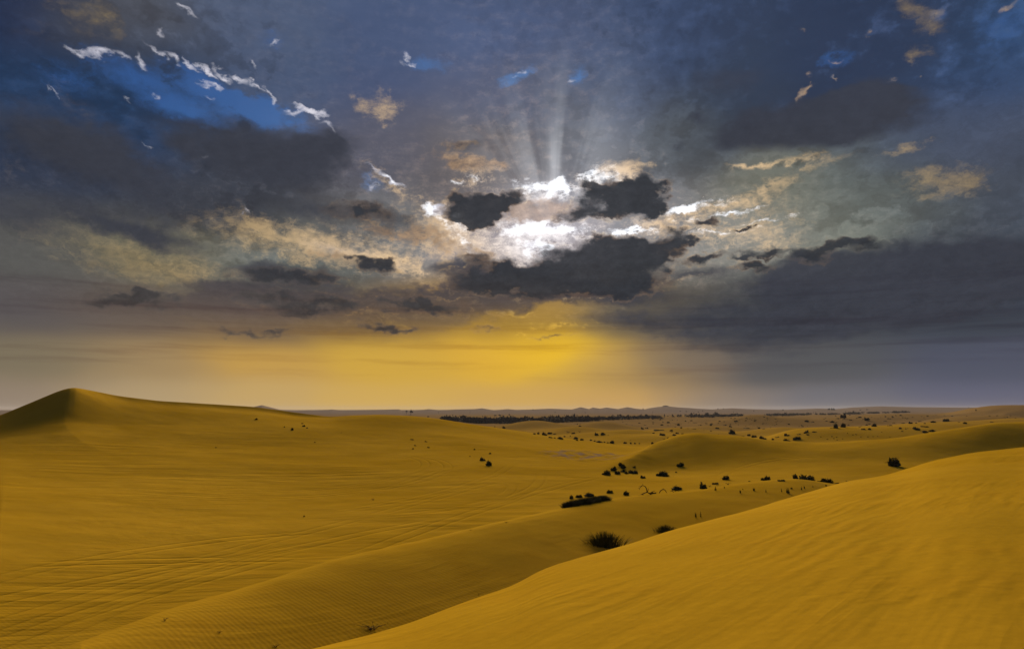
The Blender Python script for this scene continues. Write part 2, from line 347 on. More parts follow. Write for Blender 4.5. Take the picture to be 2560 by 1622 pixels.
bg = T.node('ShaderNodeBackground')
WORLD_STRENGTH = 0.1
bg.inputs['Strength'].default_value = WORLD_STRENGTH
gain = 1.0 / (WORLD_STRENGTH * 2 ** EXPOSURE)
colg = T.vmath('SCALE', col, scale=gain)
T.nt.links.new(colg.s, bg.inputs['Color'])
wo = T.node('ShaderNodeOutputWorld'); T.nt.links.new(bg.outputs[0], wo.inputs['Surface'])
world.cycles.sampling_method = 'NONE'

# ------------------------------------------------------------------ sun, veiled by cloud
sun_data = bpy.data.lights.new("sun", 'SUN')
sun_data.energy = 3.4
sun_data.angle = math.radians(32)
sun_data.color = (1.0, 0.80, 0.50)
sun = bpy.data.objects.new("sun", sun_data); COL.objects.link(sun)
sd = Vector((math.sin(math.radians(SUN_AZ)) * math.cos(math.radians(SUN_EL)), math.cos(math.radians(SUN_AZ)) * math.cos(math.radians(SUN_EL)), math.sin(math.radians(SUN_EL))))
sun.rotation_euler = sd.to_track_quat('Z', 'Y').to_euler()
#@@GROUND@@

# ------------------------------------------------------------------ materials
def new_mat(name):
    m = bpy.data.materials.new(name); m.use_nodes = True
    m.node_tree.nodes.clear()
    return m, Tree(m.node_tree)

def finish(t, color, rough=0.9, normal=None, spec=0.25, sheen=0.0):
    b = t.node('ShaderNodeBsdfPrincipled')
    if isinstance(color, N): t.nt.links.new(color.s, b.inputs['Base Color'])
    else: b.inputs['Base Color'].default_value = (*color, 1)
    b.inputs['Roughness'].default_value = rough
    b.inputs['Specular IOR Level'].default_value = spec
    if normal is not None: t.nt.links.new(normal.s, b.inputs['Normal'])
    o = t.node('ShaderNodeOutputMaterial'); t.nt.links.new(b.outputs[0], o.inputs[0])
    return b

# ------------------------------------------------------------------ terrain
def world_pt(px, py, d):
    """azimuth (rad) and height relative to the lens of a point of the photo standing d metres off"""
    x, y, z = pix_dir(px, py); h = math.hypot(x, y)
    return math.atan2(x, y), d * z / h

def pchip(xk, yk):
    """monotone cubic through knots, vectorised evaluation"""
    xk = np.asarray(xk, float); yk = np.asarray(yk, float)
    h = np.diff(xk); dl = np.diff(yk) / h
    m = np.zeros_like(yk); m[0] = dl[0]; m[-1] = dl[-1]
    for i in range(1, len(yk) - 1):
        if dl[i - 1] * dl[i] > 0:
            w1 = 2 * h[i] + h[i - 1]; w2 = h[i] + 2 * h[i - 1]
            m[i] = (w1 + w2) / (w1 / dl[i - 1] + w2 / dl[i])
    def f(x):
        x = np.clip(x, xk[0], xk[-1]); i = np.clip(np.searchsorted(xk, x) - 1, 0, len(xk) - 2)
        t = (x - xk[i]) / h[i]
        return (yk[i] * (1 + 2 * t) * (1 - t) ** 2 + m[i] * h[i] * t * (1 - t) ** 2 + yk[i + 1] * t * t * (3 - 2 * t) + m[i + 1] * h[i] * t * t * (t - 1))
    return f

def curve(knots, left, right, back, sharp=False):
    """a dune line round the camera: knots (px, py, metres) in the photograph; (deg, metres, height) beyond it"""
    rows = []
    if knots:
        kp = np.array(knots, float)
        gx = np.linspace(kp[0, 0], kp[-1, 0], int((kp[-1, 0] - kp[0, 0]) / 11) + 2)
        fy, fd = pchip(kp[:, 0], kp[:, 1]), pchip(kp[:, 0], kp[:, 2])
        if sharp: fy = lambda x_: np.interp(x_, kp[:, 0], kp[:, 1])
        ky = np.convolve(np.pad(fy(gx), 2, 'reflect', reflect_type='odd'), [.1, .2, .4, .2, .1], 'valid')
        for px, py, d in zip(gx, ky, fd(gx)):
            a, z = world_pt(px, py, d); rows.append((a, d, z))
    for a, d, z in list(left) + list(right) + list(back): rows.append((math.radians(a), d, z))
    rows.sort()
    a = [r[0] for r in rows]
    # wrap
    a = [a[-1] - 2 * math.pi] + a + [a[0] + 2 * math.pi]
    d = [rows[-1][1]] + [r[1] for r in rows] + [rows[0][1]]
    z = [rows[-1][2]] + [r[2] for r in rows] + [rows[0][2]]
    return pchip(a, d), pchip(a, z)

BACK = lambda d, z: [(-140, d, z), (-100, d, z), (100, d, z), (140, d, z), (180, d, z)]
SEG = []   # (r(az), z(az), rows up to this knot, crest sharpness)
near = curve([], [(-60, 2.2, -1.9)], [(60, 2.2, -1.72)], BACK(2.2, -1.7))
crestA = curve([(770,1622,8),(1000,1554,10),(1201,1483,11.6),(1280,1457,12.5),(1361,1418,13.6),(1556,1362,16.5),(1813,1288,22),(1926,1257,25),(2020,1231,28),(2126,1202,32),(2226,1182,36),(2339,1149,41),(2445,1129,46),(2560,1118,52)],
               [(-70, 5.0, -2.7), (-45, 5.2, -2.7), (-30, 5.6, -2.65)], [(45, 60, -2.7), (60, 70, -2.6)], BACK(18, -2.6))
footA = curve([(770,1500,17.5),(1280,1400,24),(1813,1290,33),(2126,1202,44),(2560,1118,66)],
               [(-70, 12, -7.0), (-45, 12.5, -7.0), (-30, 14, -7.0)], [(60, 90, -6.5)], BACK(40, -6))
footA_z = lambda az: np.interp(az, np.radians([-180, -40, -20, 0, 10, 20, 28, 36, 60, 180]), [-6, -8.1, -8.1, -8.0, -7.8, -7.7, -8.1, -8.6, -6.5, -6])
crestM = curve([(200,1625,20.5),(415,1540,23.5),(640,1470,27),(834,1407,30.5),(1055,1355,34.5),(1280,1304,39),(1418,1272,43.5),(1501,1257,47),(1612,1239,51),(1750,1227,55),(1833,1213,59),(1979,1200,64),(2040,1206,65),(2093,1214,66),(2300,1215,72),(2560,1200,82)],
               [(-70, 17, -7.0), (-45, 18, -6.9)], [(60, 110, -8)], BACK(60, -7))
floor1 = curve([], [(-70, 28, -9.2), (-36, 30, -9.4), (-20, 37, -9.3), (-10, 44, -9.3), (0, 52, -9.3)], [(8, 60, -9.0), (15, 70, -8.7), (22, 78, -8.6), (28, 84, -8.8), (36, 96, -8.9), (60, 125, -8.5)], BACK(85, -9))
floor2 = curve([(0,1290,64),(640,1240,76),(1280,1190,88),(1506,1185,95),(1640,1180,100),(1900,1168,104),(2230,1160,112),(2560,1150,126)],
               [(-70, 70, -8.6)], [(60, 150, -8)], BACK(110, -8.5))
slope = curve([(0,1150,112),(640,1120,122),(1000,1110,130),(1280,1125,122),(1420,1142,116),(1500,1150,112),(1562,1146,108),(1600,1130,114),(1627,1115,120),(1653,1102,124),(1680,1091,127),(1713,1084,129),(1740,1082,129),(1773,1086,129),(1839,1091,129),(1879,1096,129),(1919,1102,129),(1973,1106,130),(2026,1108,131),(2093,1106,132),(2159,1100,134),(2240,1092,137),(2293,1084,139),(2360,1074,142),(2439,1063,146),(2492,1056,150),(2560,1053,155)],
               [(-70, 110, -4)], [(45, 165, -2.2), (70, 190, -3)], BACK(160, -4))
mid = curve([(-60,1100,150),(0,1085,150),(183,1062,148),(400,1060,150),(640,1062,152),(850,1068,152),(1000,1072,152),(1165,1085,152),(1280,1098,150),(1400,1112,146),(1506,1126,140),(1560,1135,134),(1600,1128,134),(1680,1108,142)],
               [(-70, 150, -1)], [(16, 144, -7.4), (22, 149, -8.4), (30, 158, -7.4), (37, 175, -5.6), (60, 205, -6)], BACK(220, -8))
crestL = curve([(-120,1070,176),(0,1038,175),(27,1027,174),(106,994,172),(150,976,171),(183,968,170),(215,973,171),(292,989,173),(399,1002,177),(532,1010,183),(640,1017,188),(741,1031,192),(826,1042,190),(882,1038,184),(953,1036,180),(1024,1039,178),(1094,1046,178),(1165,1058,178),(1221,1066,178),(1280,1074,178),(1333,1082,177),(1400,1093,175),(1453,1102,172),(1506,1108,168),(1560,1114,164),(1600,1117,164),(1650,1112,170)],
               [(-50, 180, -2.5), (-70, 190, -5)], [(16, 180, -9.6), (22, 200, -10), (30, 215, -9.5), (37, 235, -8.5), (60, 250, -8)], BACK(260, -9), True)
behind = curve([], [(-70, 235, -12), (-30, 228, -11.5), (0, 222, -12)], [(8, 205, -11.8), (14, 212, -11.8), (22, 228, -11.8), (30, 245, -11.4), (37, 262, -11), (70, 290, -11)], BACK(320, -11))
far1 = curve([], [(-60, 420, -12.6)], [(60, 420, -12.4)], BACK(450, -12))
far2 = curve([], [(-60, 1500, -13.6), (0, 1400, -13.6)], [(20, 1500, -12.8), (35, 1500, -9.0), (60, 1500, -8)], BACK(1400, -12))

AZ_IN = math.radians(40)
na_in = 1250
az = np.concatenate([np.linspace(-math.pi, -AZ_IN, 150, endpoint=False), np.linspace(-AZ_IN, AZ_IN, na_in, endpoint=False), np.linspace(AZ_IN, math.pi, 151)])

def crest_ease(t, a, b):
    return t

knots = [near, crestA, footA, crestM, floor1, floor2, slope, mid, crestL, behind, far1, far2]
rows_per = [150, 14, 95, 16, 110, 110, 70, 60, 14, 90, 110]
RK = [k[0](az) for k in knots]; ZK = [k[1](az) for k in knots]
ZK[2] = footA_z(az)
for i in range(1, len(RK)): RK[i] = np.maximum(RK[i], RK[i - 1] + 0.4)
# radial profile, per azimuth: monotone cubic in r with rounded crests
R = []; Z = []
Rk = np.array(RK); Zk = np.array(ZK)
h = np.diff(Rk, axis=0); dl = np.diff(Zk, axis=0) / h
M = np.zeros_like(Zk); M[0] = dl[0]; M[-1] = 0
for i in range(1, len(Zk) - 1):
    s_ = dl[i - 1] * dl[i] > 0
    w1 = 2 * h[i] + h[i - 1]; w2 = h[i] + 2 * h[i - 1]
    with np.errstate(divide='ignore', invalid='ignore'):
        M[i] = np.where(s_, (w1 + w2) / (w1 / dl[i - 1] + w2 / dl[i]), 0)
    # smooth between azimuths
    k_ = np.hanning(31); k_ /= k_.sum(); M[i] = np.convolve(np.pad(M[i], 15, 'wrap'), k_, 'valid')
SHARP = {1: 0.6, 3: 0.3, 8: 0.0}
def eval_profile(i, t, ML, MR, a=slice(None)):
    hh = h[i][a]
    return (Zk[i][a] * (1 + 2 * t) * (1 - t) ** 2 + ML * hh * t * (1 - t) ** 2 + Zk[i + 1][a] * t * t * (3 - 2 * t) + MR * hh * t * t * (t - 1))
for i, n in enumerate(rows_per):
    ts = np.linspace(0, 1, n, endpoint=(i == len(rows_per) - 1))
    if i in (9, 10): ts = (np.exp(ts * (1.0 if i == 9 else 1.3)) - 1) / (math.exp(1.0 if i == 9 else 1.3) - 1)
    for t in ts:
        R.append(Rk[i] + t * h[i]); Z.append(eval_profile(i, t, M[i], M[i + 1]))
first_near = 0
# beneath and round the camera
inner = [0.05, 0.6, 1.2, 1.7]
R = [np.full_like(az, r) for r in inner] + R
Z = [np.interp(r, [0, 2.2], [-1.72, 0]) * 0 + (-1.72 + (Zk[0] + 1.72) * (r / 2.2) ** 2) for r in inner] + Z
R = np.array(R); Z = np.array(Z)
# far hills
RF = np.concatenate([np.geomspace(1600, 4200, 60), np.geomspace(4500, 9000, 8)])
zf_last = Z[-1]
Rf = RF[:, None] * np.ones_like(az)[None]
SKY_LINE = [(-200,1026),(0,1026),(400,1026),(600,1024),(655,1012),(700,1024),(740,1027),(800,1025),(830,1023),(860,1026),(940,1024),(998,1023),(1005,1026),(1040,1026),(1072,1022),(1100,1025),(1140,1023),(1188,1022),(1205,1020),(1235,1025),(1270,1022),(1290,1024),(1330,1023),(1350,1022),(1375,1021),(1430,1023),(1452,1017),(1472,1022),(1482,1018),(1500,1021),(1516,1018),(1545,1022),(1568,1017),(1590,1021),(1610,1023),(1625,1019.5),(1642,1017),(1657,1015.5),(1674,1015.5),(1700,1018),(1735,1020.5),(1780,1023),(1830,1020),(1870,1022),(1960,1024),(2040,1021),(2090,1022),(2130,1018),(2200,1015),(2280,1017),(2400,1018),(2470,1018),(2520,1014),(2600,1015),(2700,1020)]
sa = []; sz = []
for px, py in SKY_LINE:
    a, z = world_pt(px, py, 3000.0); sa.append(a); sz.append(z)
hill_z = np.interp(az, sa, sz, left=sz[0], right=sz[-1])
base = zf_last[None] * np.ones_like(Rf)
prof = np.interp(RF, [1600, 2100, 2550, 3000, 3500, 4200, 9000], [0, 0.16, 0.55, 1.0, 0.75, 0.5, 0.35])[:, None]
Zf = base + (hill_z[None] - base) * prof
R = np.vstack([R, Rf]); Z = np.vstack([Z, Zf])
X = R * np.sin(az)[None]; Y = R * np.cos(az)[None]

# gentle noise in numpy: sums of rotated sine waves with wandering phase
rng = np.random.default_rng(7)
def value_noise(x, y, seed):
    r = np.random.default_rng(seed); tab = r.random((256, 256))
    xi = np.floor(x).astype(int); yi = np.floor(y).astype(int); fx = x - xi; fy = y - yi
    fx = fx * fx * (3 - 2 * fx); fy = fy * fy * (3 - 2 * fy)
    g = lambda i, j: tab[i % 256, j % 256]
    return (g(xi, yi) * (1 - fx) + g(xi + 1, yi) * fx) * (1 - fy) + (g(xi, yi + 1) * (1 - fx) + g(xi + 1, yi + 1) * fx) * fy - 0.5
def fbm(x, y, seed, o=4):
    s = 0; a = 1
    for k in range(o): s = s + a * value_noise(x * 2 ** k + 17 * k, y * 2 ** k, seed + k); a *= 0.5
    return s
def sstep(x, a, b):
    t = np.clip((x - a) / (b - a), 0, 1); return t * t * (3 - 2 * t)

far_m = sstep(R, 195, 330)
ridged = 1 - np.abs(fbm(X / 70, Y / 46, 40, 3)) * 3.2
Z += far_m * (1 - sstep(R, 1500, 2600)) * (ridged - 0.5) * (0.8 + 1.2 * sstep(R, 350, 1000))
Z += sstep(R, 1500, 2400) * fbm(X / 260, Y / 170, 60, 4) * 3.6 * (1 - sstep(R, 2850, 2990) * (1 - sstep(R, 3010, 3200)))
# knolls beyond the near dunes: px, py of the top, metres, half widths across / along
for px, py, d, wx, wy, side in [(1338,1051,400,16,26,0),(1505,1053,420,13,22,0),(1440,1066,330,14,20,0),(1568,1074,285,15,16,0),(1620,1087,262,12,14,0),(1890,1037,560,22,36,0),(1950,1042,600,22,40,0),
                                (2030,1080,255,8,16,0),(2110,1068,262,16,20,0),(2220,1068,270,16,22,0),(2330,1060,300,20,30,0),(1960,1068,330,14,24,0),(1700,1069,330,16,26,0),(1780,1064,420,18,30,0),(2440,1042,480,26,40,0),(2490,1037,520,22,40,0),
                                (2535,1012,950,30,70,0),(2600,1012,950,60,80,0),(2250,1034,800,50,60,0),(2130,1044,600,26,40,0),(1290,1062,430,16,30,0),(2560,1045,330,24,30,0)]:
    a, z = world_pt(px, py, d); x0 = d * math.sin(a); y0 = d * math.cos(a)
    base_z = -12.2 if d < 500 else -12.6
    c, s_ = math.cos(a), math.sin(a)
    u = (X - x0) * c - (Y - y0) * s_; v = (X - x0) * s_ + (Y - y0) * c
    g = np.exp(-0.5 * ((u / wx) ** 2 + (v / wy) ** 2)) * (R > 185)
    Z = np.maximum(Z, Z + (z - Z) * g) if z > base_z else Z
# near relief: long low undulations, a mound under the grass clump
Z += 0.10 * fbm(X / 6, Y / 6, 80, 3) * sstep(R, 3, 12) * (1 - sstep(R, 150, 200))
Z += 0.5 * fbm(X / 24, Y / 24, 90, 2) * sstep(R, 55, 80) * (1 - sstep(R, 130, 165))
def mound(px, py, d, hgt, w):
    global Z
    a, _ = world_pt(px, py, d); x0 = d * math.sin(a); y0 = d * math.cos(a)
    Z += hgt * np.exp(-0.5 * ((X - x0) ** 2 + (Y - y0) ** 2) / w ** 2)
mound(1524, 1368, 32.0, 0.55, 0.8)
# ridge that runs down the face of the big dune from its summit
a0, z0 = world_pt(183, 968, 170)
px_ = 170 * math.sin(a0); py_ = 170 * math.cos(a0)
dxr, dyr = 0.42, -0.91
u = (X - px_) * dxr + (Y - py_) * dyr; v = (X - px_) * (-dyr) + (Y - py_) * dxr      # u down the ridge, v to its right
curl = v - 0.0045 * u * u
m_ = sstep(u, -2, 6) * (1 - sstep(u, 30, 75))
Z += m_ * 0.35 * np.exp(-np.abs(curl) / 7.0) * (1 - sstep(u, 10, 70) * 0.4)
# small gravelly rise left of the bush thicket
Z += 0.5 * fbm(X / 5, Y / 5, 120, 4) * np.exp(-((X - 15) ** 2 / 120 + (Y - 122) ** 2 / 160))
Z += 0.25 * fbm(X / 1.6, Y / 2.4, 130, 3) * np.exp(-((X - 15) ** 2 / 110 + (Y - 122) ** 2 / 130))

# slip face just under the crest of the big left dune
rc = crestL[0](az)[None]; dR = np.clip(rc - R, 0, None)
amp = 1.5 * sstep(np.degrees(az), -33.5, -29) * (1 - sstep(np.degrees(az), -18, -13))
Z -= amp[None] * (1 - np.exp(-dR / 3.0)) * np.exp(-dR / 20.0)
Zw = Z + EYE
floor_rows = np.zeros_like(R)
r0, r1 = crestM[0](az)[None] + 2.0, crestL[0](az)[None]
floor_rows = sstep(R, r0, r0 + 4.0) * (1 - sstep(R, r1 - 50.0, r1 - 12.0))
nr, na = R.shape
verts = np.stack([X, Y, Zw], -1).reshape(-1, 3)
nac = na - 1                       # last column repeats the first
idx = np.arange(nr)[:, None] * na + np.arange(na)[None]
idx[:, -1] = idx[:, 0]
q = np.stack([idx[:-1, :-1], idx[:-1, 1:], idx[1:, 1:], idx[1:, :-1]], -1).reshape(-1, 4)
def fast_mesh(name, v, f, mat=None, smooth=True):
    me = bpy.data.meshes.new(name)
    v = np.asarray(v, np.float32); f = np.asarray(f, np.int32); k = f.shape[1]
    me.vertices.add(len(v)); me.vertices.foreach_set('co', v.ravel())
    me.loops.add(f.size); me.loops.foreach_set('vertex_index', f.ravel())
    me.polygons.add(len(f)); me.polygons.foreach_set('loop_start', np.arange(0, f.size, k, dtype=np.int32))
    if smooth: me.polygons.foreach_set('use_smooth', np.ones(len(f), bool))
    me.update(calc_edges=True)
    if mat: me.materials.append(mat)
    return me

AZG = az
ground_me = fast_mesh("ground", verts, q)
at_ = ground_me.attributes.new('driven', 'FLOAT', 'POINT')
at_.data.foreach_set('value', floor_rows.astype(np.float32).ravel())
def height(x, y):
    """terrain height (world) at a point, bilinear on the polar grid"""
    r = math.hypot(x, y); a = math.atan2(x, y)
    j = int(np.clip(np.searchsorted(AZG, a) - 1, 0, na - 2)); t = (a - AZG[j]) / (AZG[j + 1] - AZG[j])
    def col(jj):
        return np.interp(r, R[:, jj], Zw[:, jj])
    return float(col(j) * (1 - t) + col(j + 1) * t)

def hit(px, py, rmin=4.0, rmax=4000):
    """where the line of sight through a point of the photo meets the sand (nearest hit past rmin)"""
    x, y, z = pix_dir(px, py); hh = math.hypot(x, y); a = math.atan2(x, y); tn = z / hh
    j = int(np.clip(np.searchsorted(AZG, a) - 1, 0, na - 2))
    rr = R[:, j]; zz = Z[:, j]
    below = zz - rr * tn                      # >0: sand above the line of sight
    m_ = np.nonzero((below >= 0) & (rr >= rmin) & (rr <= rmax))[0]
    if len(m_):
        i = int(m_[0])
        t = 1.0 if below[i - 1] >= 0 else -below[i - 1] / (below[i] - below[i - 1])
        r = rr[i - 1] + t * (rr[i] - rr[i - 1])
        return r * math.sin(a), r * math.cos(a), r
    # a point just over a crest: take the nearest approach
    ok = (rr > rmin) & (rr < rmax)
    i = int(np.argmax(np.where(ok, below / rr, -9)))
    return rr[i] * math.sin(a), rr[i] * math.cos(a), rr[i]

# sand ------------------------------------------------------------------
sand, t = new_mat("sand")
g = t.node('ShaderNodeNewGeometry'); pos = N(t, g.outputs['Position'])
pX, pY, pZ = t.xyz(pos)
flat = t.vec(pX, pY, 0.0)
dist = t.vmath('LENGTH', flat)
n_big = t.noise(flat, 0.045, 4, 0.55)
n_mid = t.noise(flat, 0.6, 4, 0.6)
n_grain = t.noise(pos, 60.0, 2, 0.7)
c = t.mix(t.step(n_big, 0.35, 0.65), (0.385, 0.222, 0.013), (0.45, 0.264, 0.020))
c = t.mix(t.step(n_mid, 0.40, 0.75) * 0.35, c, (0.36, 0.190, 0.012))
c = t.vmath('SCALE', c, scale=t.math('MULTIPLY_ADD', n_grain + t.noise(flat, 7.0, 3, 0.7) * 1.3, 0.22, 0.76))
# far plain: darker and greyer with distance, haze put into the sand colour
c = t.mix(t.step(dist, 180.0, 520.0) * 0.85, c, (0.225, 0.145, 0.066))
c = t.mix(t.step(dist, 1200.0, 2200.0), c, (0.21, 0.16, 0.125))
# greyish gravel showing through in the hollow
gd = t.math('POWER', t.math('MULTIPLY_ADD', t.vmath('DISTANCE', t.vmath('MULTIPLY', flat, (1, 0.75, 0)), (14, 92, 0)), 0.11, 0.0), 2.0)
grav = t.step(gd, 1.3, 0.2) * t.step(t.noise(t.vec(pX * 0.5, pY * 0.22, 0.0), 1.0, 5, 0.65), 0.46, 0.62)
c = t.mix(grav * 0.75, c, (0.22, 0.165, 0.15))
# relief
ux_, vx_ = pX * 0.76 - pY * 0.65, pX * 0.65 + pY * 0.76
ra_ = t.noise(t.vec(ux_ * 0.95, vx_ * 0.11, 0.0), 1.0, 4, 0.5, dist=0.2)
ridge_n = t.math('MULTIPLY', t.math('ABSOLUTE', ra_ - 0.5), -1.0) * 6.0 + 1.0
rb_ = t.noise(t.vec(ux_ * 3.0, vx_ * 0.55, 4.0), 1.0, 3, 0.5, dist=0.4)
ripA = t.math('MAXIMUM', ridge_n, 0.0) * t.step(t.noise(flat, 0.16, 3, 0.5), 0.34, 0.60) + rb_ * 0.35
fine_dir = pX * 0.55 + pY * 0.83
ph2 = t.math('MULTIPLY_ADD', t.noise(flat, 0.5, 4, 0.6), 16.0, fine_dir * 32.0)
ripB = t.math('SINE', ph2)
inA = t.step(dist, 70.0, 30.0)
# tyre marks: each a circle through three points of the photograph
TRACKS = [
 ((0,1240),(266,1230),(640,1243)),((0,1259),(266,1248),(640,1262)),((0,1219),(319,1202),(640,1206)),((600,1245),(854,1234),(1108,1155)),((600,1231),(854,1217),(1052,1149)),
 ((685,1200),(854,1178),(981,1161)),((600,1260),(798,1268),(1000,1250)),((967,1257),(1137,1220),(1264,1172)),((939,1291),(1108,1274),(1278,1223)),
 ((0,1416),(276,1355),(553,1327)),((0,1446),(276,1388),(640,1341)),((0,1609),(249,1523),(640,1413)),((55,1622),(304,1518),(640,1369)),((249,1405),(415,1402),(640,1398)),
 ((0,1526),(166,1543),(276,1587)),((0,1470),(300,1395),(640,1356)),((0,1560),(300,1470),(640,1385)),((380,1440),(560,1425),(760,1385)),((640,1360),(916,1291),(1193,1216)),((640,1391),(806,1355),(1000,1316)),((1817,1182),(1873,1163),(1966,1146)),
 ((1366,1096),(1393,1114),(1420,1130)),((1280,1243),(1333,1219),(1352,1193)),((1000,1210),(1180,1160),(1330,1140)),((400,1420),(640,1440),(800,1400)),((90,1480),(300,1440),(520,1400)),
 ((1000,1345),(1250,1260),(1460,1200)),((700,1300),(960,1310),(1200,1290)),((1640,1205),(1740,1196),(1850,1190)),
]
track_h = None
for p0, p1, p2 in TRACKS:
    w = [hit(p[0], p[1], 30.0, 250) for p in (p0, p1, p2)]
    (x1, y1), (x2, y2), (x3, y3) = [(a[0], a[1]) for a in w]
    dd = 2 * (x1 * (y2 - y3) + x2 * (y3 - y1) + x3 * (y1 - y2))
    if abs(dd) < 1e-3: dd = 1e-3
    ux = ((x1**2 + y1**2) * (y2 - y3) + (x2**2 + y2**2) * (y3 - y1) + (x3**2 + y3**2) * (y1 - y2)) / dd
    uy = ((x1**2 + y1**2) * (x3 - x2) + (x2**2 + y2**2) * (x1 - x3) + (x3**2 + y3**2) * (x2 - x1)) / dd
    rad = math.hypot(x1 - ux, y1 - uy)
    if rad < 18: continue
    if rad > 4000:
        k = 4000 / rad; mx, my = x2, y2; ux, uy = mx + (ux - mx) * k, my + (uy - my) * k; rad = 4000
    half = 0.5 * math.hypot(x3 - x1, y3 - y1)
    mx, my = 0.5 * (x1 + x3), 0.5 * (y1 + y3)
    d = t.math('ABSOLUTE', t.vmath('DISTANCE', flat, (ux, uy, 0)) - rad)
    d = t.math('ABSOLUTE', d - 0.62) * (1 / 0.20)
    prof_ = t.math('POWER', t.math('MULTIPLY_ADD', d, d, 1.0), -2.0)
    lim = t.step(t.vmath('DISTANCE', flat, (mx, my, 0)), half * 1.35 + 3, half * 0.95 + 1)
    v_ = prof_ * lim
    track_h = v_ if track_h is None else track_h + v_
track_h = t.math('MINIMUM', track_h, 1.4) * t.step(t.noise(flat, 0.12, 2, 0.5), 0.25, 0.5)
at_n = t.node('ShaderNodeAttribute', attribute_name='driven')
valley = N(t, at_n.outputs['Fac'])
trample = t.noise(t.vmath('ADD', flat, (0, 0, 0)), 1.7, 4, 0.65) * t.step(t.noise(flat, 0.05, 3, 0.5), 0.42, 0.62)
ripD = t.math('SINE', t.math('MULTIPLY_ADD', t.noise(flat, 0.45, 4, 0.6), 20.0, ux_ * 19.0)) * t.step(t.noise(flat, 0.3, 3, 0.5), 0.40, 0.62)
hgt = (ripA * 0.014 * inA + ripD * 0.0028 * t.step(dist, 34.0, 12.0) + ripB * t.step(dist, 75.0, 18.0) * 0.0015 * t.step(dist, 16.0, 24.0) + track_h * -0.055 * valley + trample * 0.05 * valley
       + t.noise(t.vec(pX * 0.045 + pY * 0.02, pY * 0.50 - pX * 0.10, 2.0), 1.0, 4, 0.6) * 0.26 * valley * t.step(t.noise(flat, 0.03, 2, 0.5), 0.36, 0.6) * t.step(t.math('DIVIDE', pX, dist), 0.20, 0.05)
       + n_mid * 0.025 + t.noise(flat, 0.16, 3, 0.5) * 0.2 * t.step(dist, 10.0, 60.0))
bump = t.node('ShaderNodeBump'); bump.inputs['Strength'].default_value = 1.0; bump.inputs['Distance'].default_value = 1.0
t.nt.links.new(hgt.s, bump.inputs['Height'])
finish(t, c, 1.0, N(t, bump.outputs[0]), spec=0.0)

ground = bpy.data.objects.new("ground", ground_me); ground_me.materials.append(sand); COL.objects.link(ground)
ground['kind'] = 'structure'
ground['label'] = 'rolling golden sand dunes with wind ripples and tyre tracks'

# ------------------------------------------------------------------ haze
hz_m, t = new_mat("haze")
pv = t.node('ShaderNodeVolumePrincipled')
pv.inputs['Color'].default_value = (0.86, 0.84, 0.95, 1)
HAZE_DENSITY = 4.5e-5
pv.inputs['Density'].default_value = HAZE_DENSITY
o = t.node('ShaderNodeOutputMaterial'); t.nt.links.new(pv.outputs[0], o.inputs['Volume'])
hx, hz0, hz1 = 9500.0, float(Zw.min()) - 1.0, float(max(Zw.max(), EYE)) + 12
hv = [(x, y, z) for z in (hz0, hz1) for y in (-hx, hx) for x in (-hx, hx)]
hf = [(0, 2, 3, 1), (4, 5, 7, 6), (0, 1, 5, 4), (2, 6, 7, 3), (0, 4, 6, 2), (1, 3, 7, 5)]
haze = bpy.data.objects.new("haze", fast_mesh("haze", hv, hf, hz_m, False)); COL.objects.link(haze)
haze['kind'] = 'stuff'
haze['label'] = 'thin dusty haze over the desert'
#@@PLANTS@@

# ------------------------------------------------------------------ plants
def leaf_mat(name, a, b, rough=0.8):
    m, t = new_mat(name)
    oi = t.node('ShaderNodeObjectInfo')
    g = t.node('ShaderNodeNewGeometry')
    n = t.noise(N(t, g.outputs['Position']), 3.0, 3, 0.6)
    c = t.mix(t.step(n, 0.35, 0.65), a, b)
    c = t.vmath('SCALE', c, scale=t.math('MULTIPLY_ADD', N(t, oi.outputs['Random']), 0.5, 0.75))
    finish(t, c, rough, None, 0.1)
    return m
M_LEAF = leaf_mat("bush_leaf", (0.016, 0.025, 0.010), (0.034, 0.046, 0.018))
M_GRASS = leaf_mat("grass_blade", (0.026, 0.036, 0.011), (0.060, 0.066, 0.020))
M_DRY = leaf_mat("dry_twig", (0.040, 0.026, 0.014), (0.085, 0.055, 0.026))
M_WOOD = leaf_mat("dead_wood", (0.030, 0.016, 0.010), (0.055, 0.030, 0.018))
M_FARTREE = leaf_mat("hazed_far_tree_leaf", (0.032, 0.031, 0.032), (0.052, 0.047, 0.046))  # leaf colour lifted towards grey, so distance haze is painted in
M_WALL, t_ = new_mat("plaster"); finish(t_, t_.mix(t_.noise(N(t_, t_.node('ShaderNodeNewGeometry').outputs['Position']), 0.5, 3), (0.16, 0.13, 0.11), (0.22, 0.18, 0.15)), 0.9)
M_POLE, t_ = new_mat("pole_timber"); finish(t_, t_.mix(t_.noise(N(t_, t_.node('ShaderNodeNewGeometry').outputs['Position']), 2.0, 3), (0.06, 0.045, 0.035), (0.1, 0.08, 0.06)), 0.9)

def np_quads(c, n, u, size, rs):
    """small leaf-shaped quads at points c, facing n, long axis u"""
    w = np.cross(n, u); w /= np.linalg.norm(w, axis=1)[:, None] + 1e-9
    s = size[:, None]
    p = np.stack([c - u * s, c + w * s * 0.42, c + u * s, c - w * s * 0.42], 1)
    return p.reshape(-1, 3)

def unit(v): return v / (np.linalg.norm(v, axis=-1, keepdims=True) + 1e-9)

